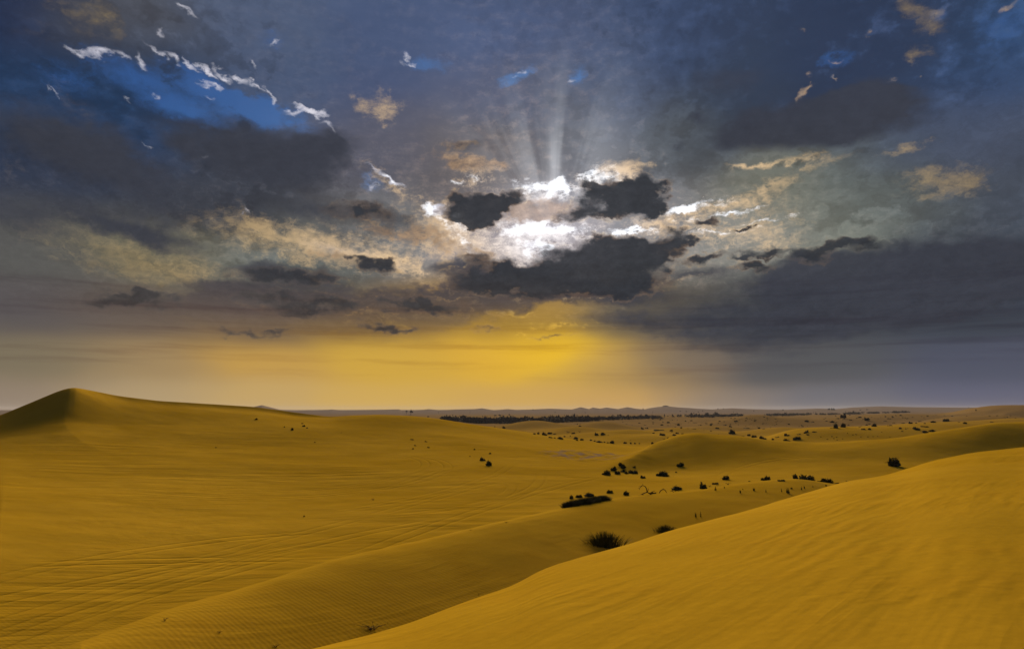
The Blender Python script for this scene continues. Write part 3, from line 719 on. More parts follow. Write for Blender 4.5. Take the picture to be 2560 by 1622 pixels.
def bush_mesh(name, seed, leaves=260, lumps=5, flat=1.0, spiky=0.3, mat=None, leaf=0.15):
    """foliage about 2 wide and 1 high, standing on z=0"""
    rs = np.random.default_rng(seed)
    cx = rs.uniform(-0.62, 0.62, lumps); cy = rs.uniform(-0.4, 0.4, lumps)
    rad = rs.uniform(0.32, 0.52, lumps); hz_ = rs.uniform(0.55, 0.98, lumps) * (1 - 0.45 * np.abs(cx)) * flat
    k = rs.integers(0, lumps, leaves)
    d = unit(rs.normal(size=(leaves, 3))); d[:, 2] = np.abs(d[:, 2])
    rr = rs.uniform(0.72, 1.08, leaves)[:, None]
    c = np.stack([cx[k], cy[k], np.zeros(leaves)], 1) + d * rr * np.stack([rad[k], rad[k], hz_[k]], 1)
    c[:, 2] = np.clip(c[:, 2], 0.01, None)
    u = unit(d + np.array([0, 0, spiky]) + rs.normal(size=(leaves, 3)) * 0.45)
    n = unit(rs.normal(size=(leaves, 3)))
    size = rs.uniform(0.6, 1.25, leaves) * leaf
    v = np_quads(c, n, u, size, rs)
    f = np.arange(len(v)).reshape(-1, 4)
    # lumpy dark heart so that no light falls straight through
    vv_, ff_ = [], []
    base = len(v)
    for i in range(lumps):
        nu, nv = 8, 4
        for a in range(nv):
            for b in range(nu):
                th = a / nv * math.pi / 2; ph_ = b / nu * 2 * math.pi
                j = 0.82 * rs.uniform(0.85, 1.1)
                vv_.append((cx[i] + rad[i] * j * math.cos(th) * math.cos(ph_), cy[i] + rad[i] * j * math.cos(th) * math.sin(ph_), hz_[i] * 0.86 * j * math.sin(th) - (0.04 if a == 0 else 0)))
        top = len(vv_); vv_.append((cx[i], cy[i], hz_[i] * 0.8))
        o_ = base + i * (nu * nv + 1)
        for a in range(nv - 1):
            for b in range(nu):
                ff_.append((o_ + a * nu + b, o_ + a * nu + (b + 1) % nu, o_ + (a + 1) * nu + (b + 1) % nu, o_ + (a + 1) * nu + b))
        for b in range(0, nu, 2):
            ff_.append((o_ + (nv - 1) * nu + b, o_ + (nv - 1) * nu + (b + 1) % nu, o_ + (nv - 1) * nu + (b + 2) % nu, o_ + nu * nv))
    v = np.vstack([v, np.array(vv_)]); f = np.vstack([f, np.array(ff_)])
    return fast_mesh(name, v, f, mat or M_LEAF, False)

def tubes(paths, sides=5):
    """paths: list of (points, radii) -> verts, quads"""
    V, F = [], []
    for pts_, rads in paths:
        o_ = len(V); n = len(pts_)
        for i, (p, r) in enumerate(zip(pts_, rads)):
            p = Vector(p); q_ = Vector(pts_[min(i + 1, n - 1)]); p_ = Vector(pts_[max(i - 1, 0)])
            t_ = (q_ - p_).normalized(); a = t_.cross(Vector((0.3, 0.9, 0.2))).normalized(); b = t_.cross(a)
            for s_ in range(sides):
                an = 2 * math.pi * s_ / sides; V.append(tuple(p + (a * math.cos(an) + b * math.sin(an)) * r))
        for i in range(n - 1):
            for s_ in range(sides):
                F.append((o_ + i * sides + s_, o_ + i * sides + (s_ + 1) % sides, o_ + (i + 1) * sides + (s_ + 1) % sides, o_ + (i + 1) * sides + s_))
    return V, F

def branch_mesh(name, seed, n=9, mat=None, spread=0.8, rad=0.022, up=0.9):
    rs = random.Random(seed); paths = []
    for i in range(n):
        an = rs.uniform(0, 2 * math.pi); L = rs.uniform(0.6, 1.05); x = y = z = 0.0; ps = []; rr_ = []
        px0, py0 = rs.uniform(-.12, .12), rs.uniform(-.12, .12)
        for k in range(6):
            t_ = k / 5
            ps.append((px0 + math.cos(an) * spread * L * t_ + rs.uniform(-.04, .04), py0 + math.sin(an) * spread * 0.6 * L * t_ + rs.uniform(-.04, .04), up * L * (t_ ** 0.7) * (1 - 0.25 * t_) + rs.uniform(-.03, .03) - 0.02))
            rr_.append(rad * (1 - 0.75 * t_))
        paths.append((ps, rr_))
        for m_i in range(2):
            p = ps[rs.choice((2, 3, 4))]; q_ = tuple(p[k] + rs.uniform(-.22, .22) for k in range(2)) + (p[2] + rs.uniform(0.02, .22),)
            paths.append(([p, tuple((a + b) / 2 + rs.uniform(-.03, .03) for a, b in zip(p, q_)), q_], [rad * .5, rad * .35, rad * .15]))
    V, F = tubes(paths, 4)
    return fast_mesh(name, V, F, mat or M_WOOD, False)

def grass_mesh(name, seed, blades=220, width=0.012, lean=0.45, base=(0.75, 0.35), mat=None, hmin=0.5):
    """a clump of blades about 2 wide and 1 high"""
    rs = np.random.default_rng(seed); V, F = [], []
    for i in range(blades):
        bx = rs.normal() * base[0] * 0.42; by = rs.normal() * base[1] * 0.42
        bx = float(np.clip(bx, -base[0], base[0]))
        H = rs.uniform(hmin, 1.0) * (1 - 0.35 * min(1, abs(bx) / (base[0] + .01)))
        an = rs.uniform(0, 2 * math.pi); le = lean * rs.uniform(0.2, 1.0) + 0.0
        ddx = math.cos(an) * le * 0.55 + bx * 0.5; ddy = math.sin(an) * le * 0.55
        sx, sy = -math.sin(an), math.cos(an)
        w = width * rs.uniform(0.7, 1.3); o_ = len(V)
        for k, t_ in enumerate((0, 0.35, 0.7, 1.0)):
            x = bx + ddx * t_ ** 1.7; y = by + ddy * t_ ** 1.7; z = H * t_ * (1 - 0.10 * t_ * le) - (0.05 if k == 0 else 0)
            ww = w * (1 - t_ * 0.85)
            V.append((x - sx * ww, y - sy * ww, z)); V.append((x + sx * ww, y + sy * ww, z))
        for k in range(3): F.append((o_ + 2 * k, o_ + 2 * k + 1, o_ + 2 * k + 3, o_ + 2 * k + 2))
    return fast_mesh(name, V, F, mat or M_GRASS, False)

BUSH = [bush_mesh("bush_foliage", s, 240 + 30 * (s % 3), 3 + s % 4, 1.0, 0.25 + 0.2 * (s % 3)) for s in range(10)]
SCRUB = [bush_mesh("scrub_foliage", 50 + s, 150, 4, 0.75, 0.1, leaf=0.18) for s in range(5)]
DRY = [branch_mesh("dry_brush", 70 + s, 16, M_DRY, 0.95, 0.016, 0.75) for s in range(4)]
STEM = [branch_mesh("bush_branch", 80 + s, 8, M_WOOD, 0.9, 0.02, 1.05) for s in range(4)]
TUFT = [grass_mesh("tuft_blades", 90 + s, 44, 0.045, 0.6, (0.35, 0.25), hmin=0.45) for s in range(5)]
REED = [grass_mesh("clump_blades", 110 + s, 620, 0.017, 0.5, (0.85, 0.4), hmin=0.55) for s in range(2)]

def mesh_obj(name, me, parent=None):
    o_ = bpy.data.objects.new(name, me); COL.objects.link(o_)
    if parent is not None: o_.parent = parent
    return o_

def tag(o_, label, cat, group=None):
    o_['label'] = label; o_['category'] = cat
    if group: o_['group'] = group

prs = random.Random(5)
def place(kind, px, py, w, h, label, group=None, d=None, rmin=22.0, slant=0.0, top=None, name=None, cat=None):
    """a plant whose foot is seen at (px, py), w by h photo pixels; with d it stands d metres off, perhaps half hidden by a crest"""
    if d is None:
        x, y, r = hit(px, py, rmin)
    else:
        a, _ = world_pt(px, py, d); x, y, r = d * math.sin(a), d * math.cos(a), d
    z = height(x, y)
    depth = y * math.cos(PITCH)
    k = depth / FPX
    W = w * k; H = h * k
    if top is not None:
        _, zt = world_pt(px, top, r); H = max(0.15, zt + EYE - z)
    sx = W / 2; sz = H
    deep = max(sx * 0.8, min(H * 0.6, sx * 1.2))
    rot = -math.atan2(x, y) * 1.0
    i = prs.randrange(100)
    names = {'bush': ('desert_bush', 'bush'), 'scrub': ('low_scrub', 'shrub'), 'dry': ('dry_brush', 'shrub'), 'tuft': ('grass_tuft', 'grass tuft'), 'reed': ('grass_clump', 'grass clump')}
    nm, ct = names[kind]; nm = name or nm; ct = cat or ct
    flip = -1 if prs.random() < 0.5 else 1
    if kind == 'bush' and w >= 10 or kind == 'reed':
        e = bpy.data.objects.new(nm, None); COL.objects.link(e); e.empty_display_size = 0.3
        e.location = (x, y, z - 0.03 * H)
        e.rotation_euler = (0, math.radians(-slant), rot)
        if kind == 'bush':
            f_ = mesh_obj('foliage', BUSH[i % 10], e); f_.scale = (sx * flip, deep, sz)
            b_ = mesh_obj('branch', STEM[i % 4], e); b_.scale = (sx * 1.02, deep, sz * 1.04)
        else:
            f_ = mesh_obj('blades', REED[i % 2], e); f_.scale = (sx * flip * 0.95, deep * 0.8, sz * 1.05); f_['kind'] = 'stuff'
        o_ = e
    else:
        me = {'bush': BUSH[i % 10], 'scrub': SCRUB[i % 5], 'dry': DRY[i % 4], 'tuft': TUFT[i % 5]}[kind]
        o_ = mesh_obj(nm, me); o_.location = (x, y, z - 0.03 * H)
        o_.rotation_euler = (0, math.radians(-slant), rot)
        o_.scale = (sx * flip, deep, sz)
    tag(o_, label, ct, group)
    return o_

ORD = "first second third fourth fifth sixth seventh eighth ninth tenth eleventh twelfth thirteenth fourteenth fifteenth sixteenth seventeenth eighteenth nineteenth twentieth twenty-first twenty-second twenty-third twenty-fourth twenty-fifth twenty-sixth twenty-seventh twenty-eighth twenty-ninth thirtieth thirty-first thirty-second thirty-third thirty-fourth thirty-fifth thirty-sixth".split()
def zone(items, where, group, rmin=22.0, kind='bush'):
    items = sorted(items)
    for n_, it in enumerate(items):
        px, py, w, h = it[:4]; kd = it[4] if len(it) > 4 else (kind if h > 0.3 * w else 'scrub')
        sl = it[5] if len(it) > 5 else 0
        size = 'large' if w >= 16 else ('small' if w < 8 else 'middling')
        word = {'bush': 'dark bush', 'scrub': 'flat scrub', 'dry': 'dry brush', 'tuft': 'grass tuft'}[kd]
        place(kd, px, py, w, h, f"{size} {word} {where}, {ORD[n_]} from left", group, rmin=rmin, slant=sl)

def reed_bank(pxc, tops):
    """one long bank of grass: many crowns of blades side by side along the middle crest"""
    e = None
    for n_, (px, top) in enumerate(tops):
        d = 44.0 + (px - 1420) * 0.045 + prs.uniform(0.2, 1.0)
        a, _ = world_pt(px, 1260, d); x, y = d * math.sin(a), d * math.cos(a); z = height(x, y)
        _, zt = world_pt(px, top - 1, d)
        if e is None:
            e = bpy.data.objects.new('grass_bank', None); COL.objects.link(e); e.location = (x, y, z)
            tag(e, "long dense bank of dark grass lining the middle dune crest", 'grass bank')
        f_ = mesh_obj('blades', REED[n_ % 2], e); f_['kind'] = 'stuff'
        f_.location = (x - e.location.x, y - e.location.y, z - e.location.z)
        f_.rotation_euler = (0, 0, prs.uniform(-.5, .5)); f_.scale = (0.55, 0.7, max(0.4, zt + EYE - z) * 1.05)

# the plants near enough to know one by one
place('reed', 1513, 1366, 108, 44, "largest near clump of tall dark grass on its own sand mound", rmin=22, top=1324)
place('reed', 1664, 1332, 60, 26, "smaller clump of tall grass half hidden behind the nearest dune crest", rmin=24, top=1309)
reed_bank(1466, [(1421,1253),(1430,1249),(1440,1248),(1450,1246),(1458,1244),(1466,1243),(1475,1242),(1484,1240),(1492,1239),(1500,1238),(1506,1240),(1511,1245)])
place('tuft', 1739, 1292, 13, 15, "thin grass tuft, left of a pair on the rippled sand", rmin=24)
place('tuft', 1752, 1291, 9, 16, "thin grass tuft, right of a pair on the rippled sand", rmin=24)
place('tuft', 1818, 1286, 14, 18, "upright grass tuft at the very edge of the nearest crest", d=33, top=1268)
place('tuft', 1853, 1276, 14, 10, "low grass tuft just behind the nearest crest, left of its twin", d=33, top=1265)
place('tuft', 1866, 1272, 14, 10, "low grass tuft just behind the nearest crest, right of its twin", d=34, top=1263)
place('dry', 930, 1572, 100, 26, "wide tangle of dry stems in the trough beside the nearest crest", rmin=13)
place('dry', 690, 1616, 34, 12, "dry twigs lying low in the near trough", rmin=13)
place('dry', 549, 1580, 24, 8, "little heap of dry twigs on the rippled middle dune", rmin=13)
place('dry', 412, 1550, 24, 13, "wispy dry weed at the left foot of the middle dune", rmin=20)
place('dry', 1197, 1485, 9, 6, "single dry sprig poking over the nearest crest", rmin=14)
place('dry', 1176, 1325, 12, 4, "dry sprig on the middle dune crest, left one", rmin=30)
place('dry', 1265, 1306, 14, 6, "dry sprig on the middle dune crest, beside the dark grass bank", rmin=30)
place('dry', 933, 1250, 14, 9, "lone dry weed among the tyre tracks on the valley slope", rmin=30)
place('bush', 1205, 1151, 16, 11, "left bush of the pair alone on the left slope", rmin=30)
place('bush', 1221, 1163, 18, 16, "right and taller bush of the pair alone on the left slope", rmin=30)
place('bush', 1428, 1246, 13, 10, "small spiky bush above the grass bank, leftmost of three", rmin=50)
place('bush', 1447, 1243, 18, 10, "small rounded bush above the grass bank, middle of three", rmin=50)
place('bush', 1472, 1240, 29, 12, "wide rounded bush above the grass bank, rightmost of three", rmin=50)
place('bush', 1410, 1265, 14, 11, "ball-shaped bush left of the dark grass bank", rmin=47)
place('bush', 1525, 1232, 19, 10, "domed bush with a bare twig trailing to its left", rmin=50)
place('bush', 1565, 1237, 17, 13, "ragged bush leaning left of the fallen branch", rmin=50, slant=-18)
place('scrub', 1590, 1246, 58, 12, "low dark brush heaped along the crest under the dead branch", d=54, top=1230, slant=8)
place('bush', 1634, 1237, 19, 10, "spiky bush touching the right end of the dead branch", d=55, top=1226)
place('bush', 1691, 1224, 30, 13, "neat dome-shaped bush just beyond the middle crest", rmin=56)
place('bush', 1754, 1221, 25, 18, "spiky round bush standing tallest on the middle crest", rmin=52)
place('dry', 1774, 1216, 12, 6, "reddish dry scrub right beside the spiky round bush", rmin=56)
place('scrub', 1789, 1210, 17, 8, "low scrub between the spiky round bush and the leaning bush", rmin=56)
place('dry', 1793, 1214, 13, 5, "dry brush below the leaning bush", rmin=56)
place('dry', 1820, 1211, 18, 9, "dry twiggy shrub just under the right tip of the leaning bush", rmin=56)
place('bush', 1816, 1199, 28, 11, "leaning wind-swept bush on the valley floor", rmin=60, slant=20)
place('bush', 1906, 1200, 13, 7, "low bush attached left of the round one before the long hedge", rmin=60)
place('bush', 1919, 1200, 18, 14, "round bush on the valley floor left of the long hedge-like bush", rmin=60)
place('scrub', 1954, 1202, 19, 7, "flat-topped low bush between the round bush and the hedge-like bush", rmin=60)
place('bush', 1988, 1202, 18, 15, "bush forming the left end of the long hedge-like thicket", d=66, top=1183)
place('bush', 2018, 1204, 46, 20, "long hedge-like bush with an upright leafy top", d=68, top=1182)
place('bush', 2068, 1208, 32, 18, "pointed mound-shaped bush right of the hedge-like thicket", d=68, top=1190)
place('scrub', 2090, 1211, 17, 7, "low bush trailing right of the pointed mound-shaped bush", d=68, top=1203)
place('scrub', 2048, 1208, 11, 5, "low bush trailing left of the pointed mound-shaped bush", d=68, top=1202)
place('tuft', 2117, 1207, 14, 12, "grass tuft alone at the crest, right of the pointed bush", d=66, top=1195)
place('scrub', 2205, 1190, 40, 12, "long low dark bush half sunk behind the nearest crest", d=84, top=1178, slant=14)
place('bush', 2240, 1166, 42, 26, "biggest bush, leaning right, on the dark dune face", rmin=70, slant=24)
place('scrub', 1872, 1203, 8, 3, "tiny dark shrub alone on the valley floor left of the round bush", rmin=60)
TUFTS = [(1789,1225,14,11),(1811,1220,6,7),(1851,1232,11,11),(1857,1224,5,5),(1885,1226,15,10),(1915,1230,8,9),(1954,1229,8,11),(1970,1232,22,18),(1979,1222,15,6),(2004,1224,7,13),(2011,1221,8,10),(2032,1217,6,5),(2065,1214,12,5)]
for n_, (px, py, w, h) in enumerate(TUFTS):
    place('tuft', px, py, w, h, f"{'thickest' if w > 20 else 'thin'} green-brown grass tuft on the bright sand shelf, {ORD[n_]} from the left", 'grass tufts on the bright sand shelf', rmin=40)

zone([(1519,1187,24,14),(1508,1186,9,6),(1535,1176,20,12,'bush',22),(1553,1165,15,11,'bush',30),(1560,1170,15,14,'bush',26),(1544,1185,18,11),(1558,1179,14,8),(1565,1184,11,8),(1583,1183,30,11),(1586,1169,10,7)],
     "in the thicket at the foot of the central dune", 'thicket at the foot of the central dune', 60)
zone([(1606,1195,16,10),(1660,1190,38,16),(1701,1165,23,11,'bush',18),(1690,1181,6,4)], "on the floor in front of the central dune", 'bushes in front of the central dune', 60)
zone([(641,1049,9,6),(730,1075,9,7),(759,1066,8,6),(756,1059,6,3),(768,1070,6,3),(711,1068,4,3),(853,1082,8,3,'dry'),(787,1106,4,3),(1032,1099,13,3,'scrub',-12),(1066,1104,10,3,'scrub',-14),(1038,1114,11,3,'scrub',-14),(1072,1119,10,4,'scrub',-14),(1033,1122,7,3),(1186,1124,5,4),(1225,1134,7,4),(1175,1141,3,3),(540,1119,4,3),(760,1291,5,4)],
     "scattered over the big left dune", 'small shrubs scattered over the left dune', 60)
zone([(1336,1085,8,4),(1346,1085,8,8),(1359,1087,12,10),(1365,1088,10,4),(1375,1084,13,6),(1387,1085,8,3),(1375,1094,12,4),(1387,1095,8,3),(1400,1097,18,7,'bush',-12),(1411,1092,6,5),(1425,1091,4,3),(1439,1097,14,7),(1443,1101,8,4),(1455,1100,10,6),(1477,1101,8,4),(1498,1106,21,6,'bush',-10),(1487,1103,7,3),(1511,1106,5,4),(1520,1107,7,3),(1531,1108,14,9,'bush',-12),(1563,1108,9,6),(1577,1109,6,5),(1587,1109,6,4),(1598,1109,5,3)],
     "in the row along the left slope's far rim", 'row of bushes along the rim of the left slope', 150)
zone([(1489,1088,14,8),(1506,1087,15,8),(1449,1066,9,4),(1420,1081,22,7,'dry'),(1433,1084,10,5),(1449,1080,11,6,'dry'),(1258,1071,11,7),(1237,1067,5,2)],
     "on knolls beyond the left slope", 'bushes on the knolls beyond the left slope', 200)
zone([(1631,1110,10,6),(1638,1109,4,3),(1604,1072,10,5),(1617,1071,11,4),(1646,1076,28,5),(1680,1077,11,4),(1656,1088,18,7,'bush',-8),(1635,1083,9,3),(1685,1089,13,6),(1692,1084,11,5),(1706,1085,9,3),(1660,1098,13,6,'dry'),(1670,1096,9,4),(1655,1063,9,4),(1670,1064,13,3,'dry'),(1696,1063,7,7),(1703,1070,6,4),(1720,1071,12,3,'dry'),(1735,1072,12,2),(1671,1056,9,3),(1714,1053,5,3),(1729,1052,8,3),(1737,1057,11,2)],
     "on the plain behind the central dune", 'bushes on the plain behind the central dune', 190)
zone([(1829,1084,19,14),(1773,1090,10,4),(1783,1091,4,3),(1795,1092,15,8),(1886,1093,14,8),(1872,1089,10,6),(1858,1091,16,4,'dry'),(1904,1097,13,10,'bush',-20),(1913,1099,12,6),(1861,1102,12,2),(1916,1104,9,3),(1965,1104,19,10),(1994,1098,27,8,'bush',10),(1932,1100,9,5),(1964,1089,9,8),(1970,1089,10,4),(1944,1093,14,3),(2018,1081,10,9),(2034,1080,14,4),(2012,1083,8,5),(1998,1086,12,3),(2020,1087,9,3)],
     "in the hollow behind the long dark dune", 'bushes in the hollow behind the long dune', 190)
zone([(1793,1071,11,4),(1777,1064,8,4),(1779,1060,9,3),(1799,1054,7,3),(1811,1054,7,2),(1839,1054,11,5,'bush',20),(1813,1063,10,3),(1824,1067,11,5,'bush',-20),(1862,1070,25,2),(1898,1071,9,4),(1910,1072,9,2)],
     "round the foot of the smooth far knoll", 'bushes round the smooth far knoll', 190)
zone([(2089,1070,14,14),(2109,1068,17,12),(2079,1070,9,2),(2095,1046,11,2),(2165,1051,18,9,'bush',16),(2150,1044,11,4),(2081,1056,11,6),(2016,1054,14,5),(2033,1055,11,3),(2187,1066,14,10),(2167,1063,7,4),(2149,1067,6,2),(2159,1074,13,5),(2174,1074,11,5),(2226,1064,15,3),(2214,1053,13,3),(2235,1057,7,2)],
     "on the plain right of the smooth knoll", 'bushes on the wide plain right of the knoll', 190)
zone([(2251,1072,10,5),(2264,1072,4,3),(2274,1059,14,6),(2299,1054,13,3),(2291,1058,6,3),(2334,1056,16,5),(2365,1053,18,9),(2396,1055,7,2),(2413,1059,13,5),(2481,1055,11,3),(2310,1067,19,5),(2290,1074,21,9,'bush',-22),(2311,1081,17,7),(2330,1078,21,6,'bush',8),(2312,1059,6,3),(2256,1058,11,3)],
     "above the long dune's right end", 'bushes above the right end of the long dune', 190)

# fallen dead branch lying on the middle crest: an arch with bent twigs
def tube_thing(name, px, py, d, paths, label, cat, mat=M_WOOD):
    """paths in photo pixels relative to the foot, (x right, y up, towards the back in pixels)"""
    if d is None: x, y, r = hit(px, py, 40)
    else:
        a, _ = world_pt(px, py, d); x, y, r = d * math.sin(a), d * math.cos(a), d
    k = y * math.cos(PITCH) / FPX; z = height(x, y)
    _, zt = world_pt(px, py, r); z = max(z, zt + EYE) if d else z
    V, F = tubes([([(p[0] * k, (p[2] if len(p) > 2 else 0) * k, p[1] * k) for p in ps], [q_ * k for q_ in rs_]) for ps, rs_ in paths], 6)
    o_ = mesh_obj(name, fast_mesh(name, V, F, mat)); o_.location = (x, y, z)
    tag(o_, label, cat); return o_
tube_thing('dead_branch', 1618, 1237, 52, [
    ([(12,-2),(6,3),(0,6),(-1,14),(-5,20),(-11,22),(-17,17),(-20,11)], [1.6,1.5,1.4,1.2,1.0,.8,.6,.3]),
    ([(-11,22),(-15,21),(-21,19)], [.6,.4,.2]), ([(-9,21,2),(-10,25,3),(-12,27,3)], [.5,.35,.2]), ([(-17,17),(-23,15,-2)], [.5,.2]),
    ([(0,6),(-8,3,2),(-16,-1,3)], [1.3,1.0,.6]), ([(6,3),(14,8,-2),(20,10,-3)], [.9,.6,.3]), ([(0,6),(4,12,2),(5,16,2)], [.8,.5,.2])],
    "crooked dead branch arching up over the dark brush heap", 'branch')
tube_thing('dead_branch', 1657, 1231, 56, [([(-9,-1),(-5,5),(0,8),(5,7),(8,3),(9,-1)], [1.0,1.1,1.1,1.0,.9,.6]), ([(0,8),(3,10,1),(5,9,2)], [.6,.4,.2]), ([(-5,5),(-8,6,-1)], [.5,.2])],
    "small dead branch bent in an arch right of the big one", 'branch')
tube_thing('dead_branch', 1681, 1229, 57, [([(-4,2),(0,3),(3,-1)], [.9,.9,.5]), ([(0,3),(3,4,1)], [.5,.2])], "short dead stick below the dome-shaped bush, left one", 'branch')
tube_thing('dead_branch', 1692, 1228, 57, [([(-5,0),(-2,2.5),(2,3),(5,1)], [.7,.8,.7,.4])], "short dead stick below the dome-shaped bush, right one", 'branch')

# tiny scrub dotted over the far plain: too small and too alike to tell apart
zr = random.Random(11)
cnt = 0
for k_ in range(1400):
    if cnt >= 250: break
    px = zr.uniform(1400, 2560); py = 1038 + abs(zr.gauss(0, 1)) * 20
    if py > 1100: continue
    lo = np.interp(px, [1400, 1600, 1713, 1919, 2093, 2240, 2560], [1088, 1104, 1078, 1098, 1100, 1086, 1048])
    if py > lo: continue
    x, y, r = hit(px, py, 200)
    if r > 2200 or r < 200 or value_noise(np.array(x / 35.0), np.array(y / 50.0), 5) < 0.02: continue
    w = zr.uniform(2.0, 6.5); h = w * zr.uniform(0.25, 0.55)
    kd = zr.choice(('scrub', 'scrub', 'bush', 'dry'))
    place(kd, px, py, w, h, "tiny dark scrub speck dotted over the far sandy plain", 'tiny scrub over the far plain', rmin=200, name='low_scrub', cat='shrub')
    cnt += 1
for (px, py) in [(2052,1092),(2069,1098),(2080,1091),(2084,1096),(2092,1093),(2093,1100),(2106,1097),(2118,1083),(2132,1087),(2140,1086),(2152,1092),(2170,1092),(2182,1091),(2194,1091),(2224,1092),(2205,1080)]:
    place('scrub', px, py, 4, 2, "tiny dry speck on the bare slope above the long dune's crest", 'specks on the bare slope', rmin=190)

# distinct trees against the hills
def tree_thing(px, py, w, h, label, group=None, rmin=300, d=None, trunk=0.35):
    if d is None: x, y, r = hit(px, py, rmin)
    else:
        a, _ = world_pt(px, py, d); x, y, r = d * math.sin(a), d * math.cos(a), d
    z = height(x, y); k = y * math.cos(PITCH) / FPX; W = w * k; H = h * k
    e = bpy.data.objects.new('tree', None); COL.objects.link(e); e.location = (x, y, z); e.rotation_euler = (0, 0, -math.atan2(x, y))
    c_ = mesh_obj('crown', FTREE[prs.randrange(3)], e); c_.scale = (W / 2, W / 2.4, H * (1 - trunk)); c_.location = (0, 0, H * trunk)
    V, F = tubes([([(0, 0, -0.3), (0.03 * W, 0, H * trunk * .6), (-0.02 * W, 0, H * (trunk + 0.35))], [0.06 * W + .1, 0.045 * W + .08, 0.03 * W + .05])], 6)
    tr = mesh_obj('trunk', fast_mesh('trunk', V, F, M_WOOD), e)
    tag(e, label, 'tree', group)
FTREE = [bush_mesh("tree_crown", 200 + s, 200, 4, 1.0, 0.2, M_FARTREE, 0.2) for s in range(3)]
tree_thing(1016, 1034, 7, 9, "left tree of the pair silhouetted on the skyline past the left dune", rmin=600, trunk=.5)
tree_thing(1027, 1036, 10, 13, "right and taller tree of the pair silhouetted past the left dune", rmin=600, trunk=.4)
tree_thing(2110, 1047, 18, 16, "broad dark tree standing alone on the right plain", rmin=400, trunk=.15)
tree_thing(1661, 1040, 4, 6, "small tree on the plain below the flat-topped hill", rmin=900)
tree_thing(1608, 1024, 4, 6, "lone umbrella-shaped tree on the ridge left of the flat-topped hill", d=2700, trunk=.5)
tree_thing(1332, 1028, 5, 3, "rounded tree on the skyline above the dark tree belt", d=2700)
for n_, (px, py, w, h) in enumerate([(1237,1040,9,4),(1248,1040,9,5),(1273,1039,5,5),(1388,1031,4,2),(1463,1032,4,2),(1532,1040,5,4),(1570,1040,8,4),(1700,1029,4,3),(1716,1030,5,3),(1746,1031,4,3),(1756,1028,4,3),(1785,1041,9,6),(1808,1044,12,9),(1795,1023,4,3),(1808,1023,4,3),(1884,1028,4,3),(1958,1027,4,5),(2150,1026,5,3),(2167,1025,6,3),(2122,1032,4,3),(2440,1028,4,6),(2422,1020,3,3),(1070,1043,7,4)]):
    tree_thing(px, py, w, h, f"small dark tree dotted on the hazy far ground, {ORD[n_ if n_ < 22 else 0]} from the left" if n_ < 22 else "small dark tree just over the rounded back of the left dune", 'lone trees on the hazy far ground', rmin=700 if n_ < 22 else 250)
for n_, (px, w) in enumerate([(2073, 7), (2079, 7), (2084, 6)]):
    tree_thing(px, 1024.5, w, 6, f"{('left', 'middle', 'right')[n_]} tree of the dark clump on the right skyline", 'clump of trees on the right skyline', d=2600, trunk=.1)

# dark belt of palms and scrub across the plain: past counting
bx_ = [1105,1200,1300,1400,1500,1600,1700,1800,1900,2000,2100,2200,2290]
b_bot = [1050,1058.5,1060,1057,1051,1048,1045,1042,1039.5,1038,1036.5,1033,1030.5]
b_top = [1049,1052,1050,1048,1046.5,1044,1041.5,1039.5,1037.5,1036.5,1035.3,1032.2,1030]
proto = []
for s in range(4):
    rs = np.random.default_rng(300 + s); n = 30
    d_ = unit(rs.normal(size=(n, 3))); c_ = d_ * rs.uniform(0.5, 1, (n, 1)) * [0.5, 0.5, 0.45] + [0, 0, 0.55]
    proto.append(np_quads(c_, unit(rs.normal(size=(n, 3))), unit(d_ + rs.normal(size=(n, 3)) * .5 + [0, 0, .4]), rs.uniform(.14, .3, n), rs).reshape(-1, 3))
tv = []
tr_ = random.Random(21)
for k_ in range(2100):
    px = 1105 + (2290 - 1105) * tr_.random() ** 1.25
    lo, hi = np.interp(px, bx_, b_bot), np.interp(px, bx_, b_top)
    py = hi + (lo - hi) * tr_.random()
    x, y, r = hit(px, py, 420)
    if r > 2300 or (height(x, y) - EYE > -11.0 and r < 1500): continue
    dens = value_noise(np.array(x / 60.0), np.array(y / 25.0), 9)
    if dens < (-0.34 if px < 1500 else -0.16 + (px - 1500) / 4200): continue
    H = tr_.uniform(2.4, 4.6) * (1.5 if tr_.random() < 0.06 else 1.0) * (0.8 + 0.2 * min(r, 1500) / 900); W = H * tr_.uniform(0.8, 1.5)
    if px > 1800: H *= 0.8
    p = proto[k_ % 4] * [W, W, H]; an = tr_.random() * 6.28; ca, sa_ = math.cos(an), math.sin(an)
    p = np.stack([p[:, 0] * ca - p[:, 1] * sa_ + x, p[:, 0] * sa_ + p[:, 1] * ca + y, p[:, 2] + height(x, y) - 0.2], 1)
    tv.append(p)
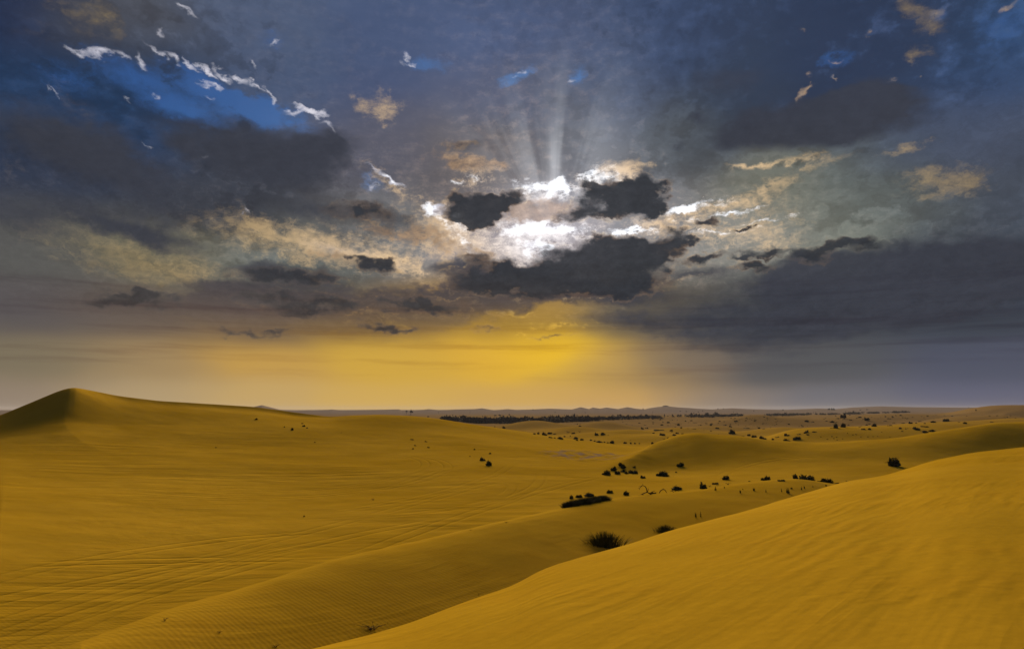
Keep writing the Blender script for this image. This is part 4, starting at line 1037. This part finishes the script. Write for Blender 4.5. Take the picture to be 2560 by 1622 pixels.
tv = np.vstack(tv)
belt = mesh_obj('treeline', fast_mesh('treeline', tv, np.arange(len(tv)).reshape(-1, 4), M_FARTREE, False))
belt['kind'] = 'stuff'; belt['label'] = 'dark belt of trees across the far plain'

# low building on the flat-topped hill
def box(x0, x1, y0, y1, z0, z1, o_=0):
    v = [(x, y, z) for z in (z0, z1) for y in (y0, y1) for x in (x0, x1)]
    return v, [tuple(i + o_ for i in f) for f in [(0, 2, 3, 1), (4, 5, 7, 6), (0, 1, 5, 4), (2, 6, 7, 3), (0, 4, 6, 2), (1, 3, 7, 5)]]
a, _ = world_pt(1664, 1015, 2985); x, y = 2985 * math.sin(a), 2985 * math.cos(a)
e = bpy.data.objects.new('building', None); COL.objects.link(e); e.location = (x, y, height(x, y) - 0.5); e.rotation_euler = (0, 0, -a)
v, f = box(-12, 12, -6, 6, 0, 3.0); mesh_obj('wall', fast_mesh('wall', v, f, M_WALL, False), e)
v, f = box(-12.6, 12.6, -6.6, 6.6, 3.003, 3.5); mesh_obj('roof', fast_mesh('roof', v, f, M_WALL, False), e)
v, f = box(-5, 5, -3, 3, 3.503, 4.6); mesh_obj('roof_room', fast_mesh('roof_room', v, f, M_WALL, False), e)
tag(e, "low flat-roofed building on top of the highest far hill", 'building')

# poles on the far plain
for n_, (px, py, h) in enumerate([(1175,1029,7),(1096,1038,6),(1632,1030,6),(1834,1031,6),(2113,1027,7),(2034,1026,6),(2039,1026,6)]):
    a, _ = world_pt(px, py, 1900); x, y = 1900 * math.sin(a), 1900 * math.cos(a); z = height(x, y)
    H = h * y / FPX
    V, F = tubes([([(0, 0, -0.3), (0, 0, H)], [0.35, 0.25]), ([(-1.4, 0, H * .86), (1.4, 0, H * .86)], [0.15, 0.15])], 6)
    o_ = mesh_obj('utility_pole', fast_mesh('utility_pole', V, F, M_POLE)); o_.location = (x, y, z)
    tag(o_, f"slender far utility pole with a crossarm, {ORD[[1,0,2,3,6,4,5][n_]]} from the left", 'pole', 'utility poles on the far plain')
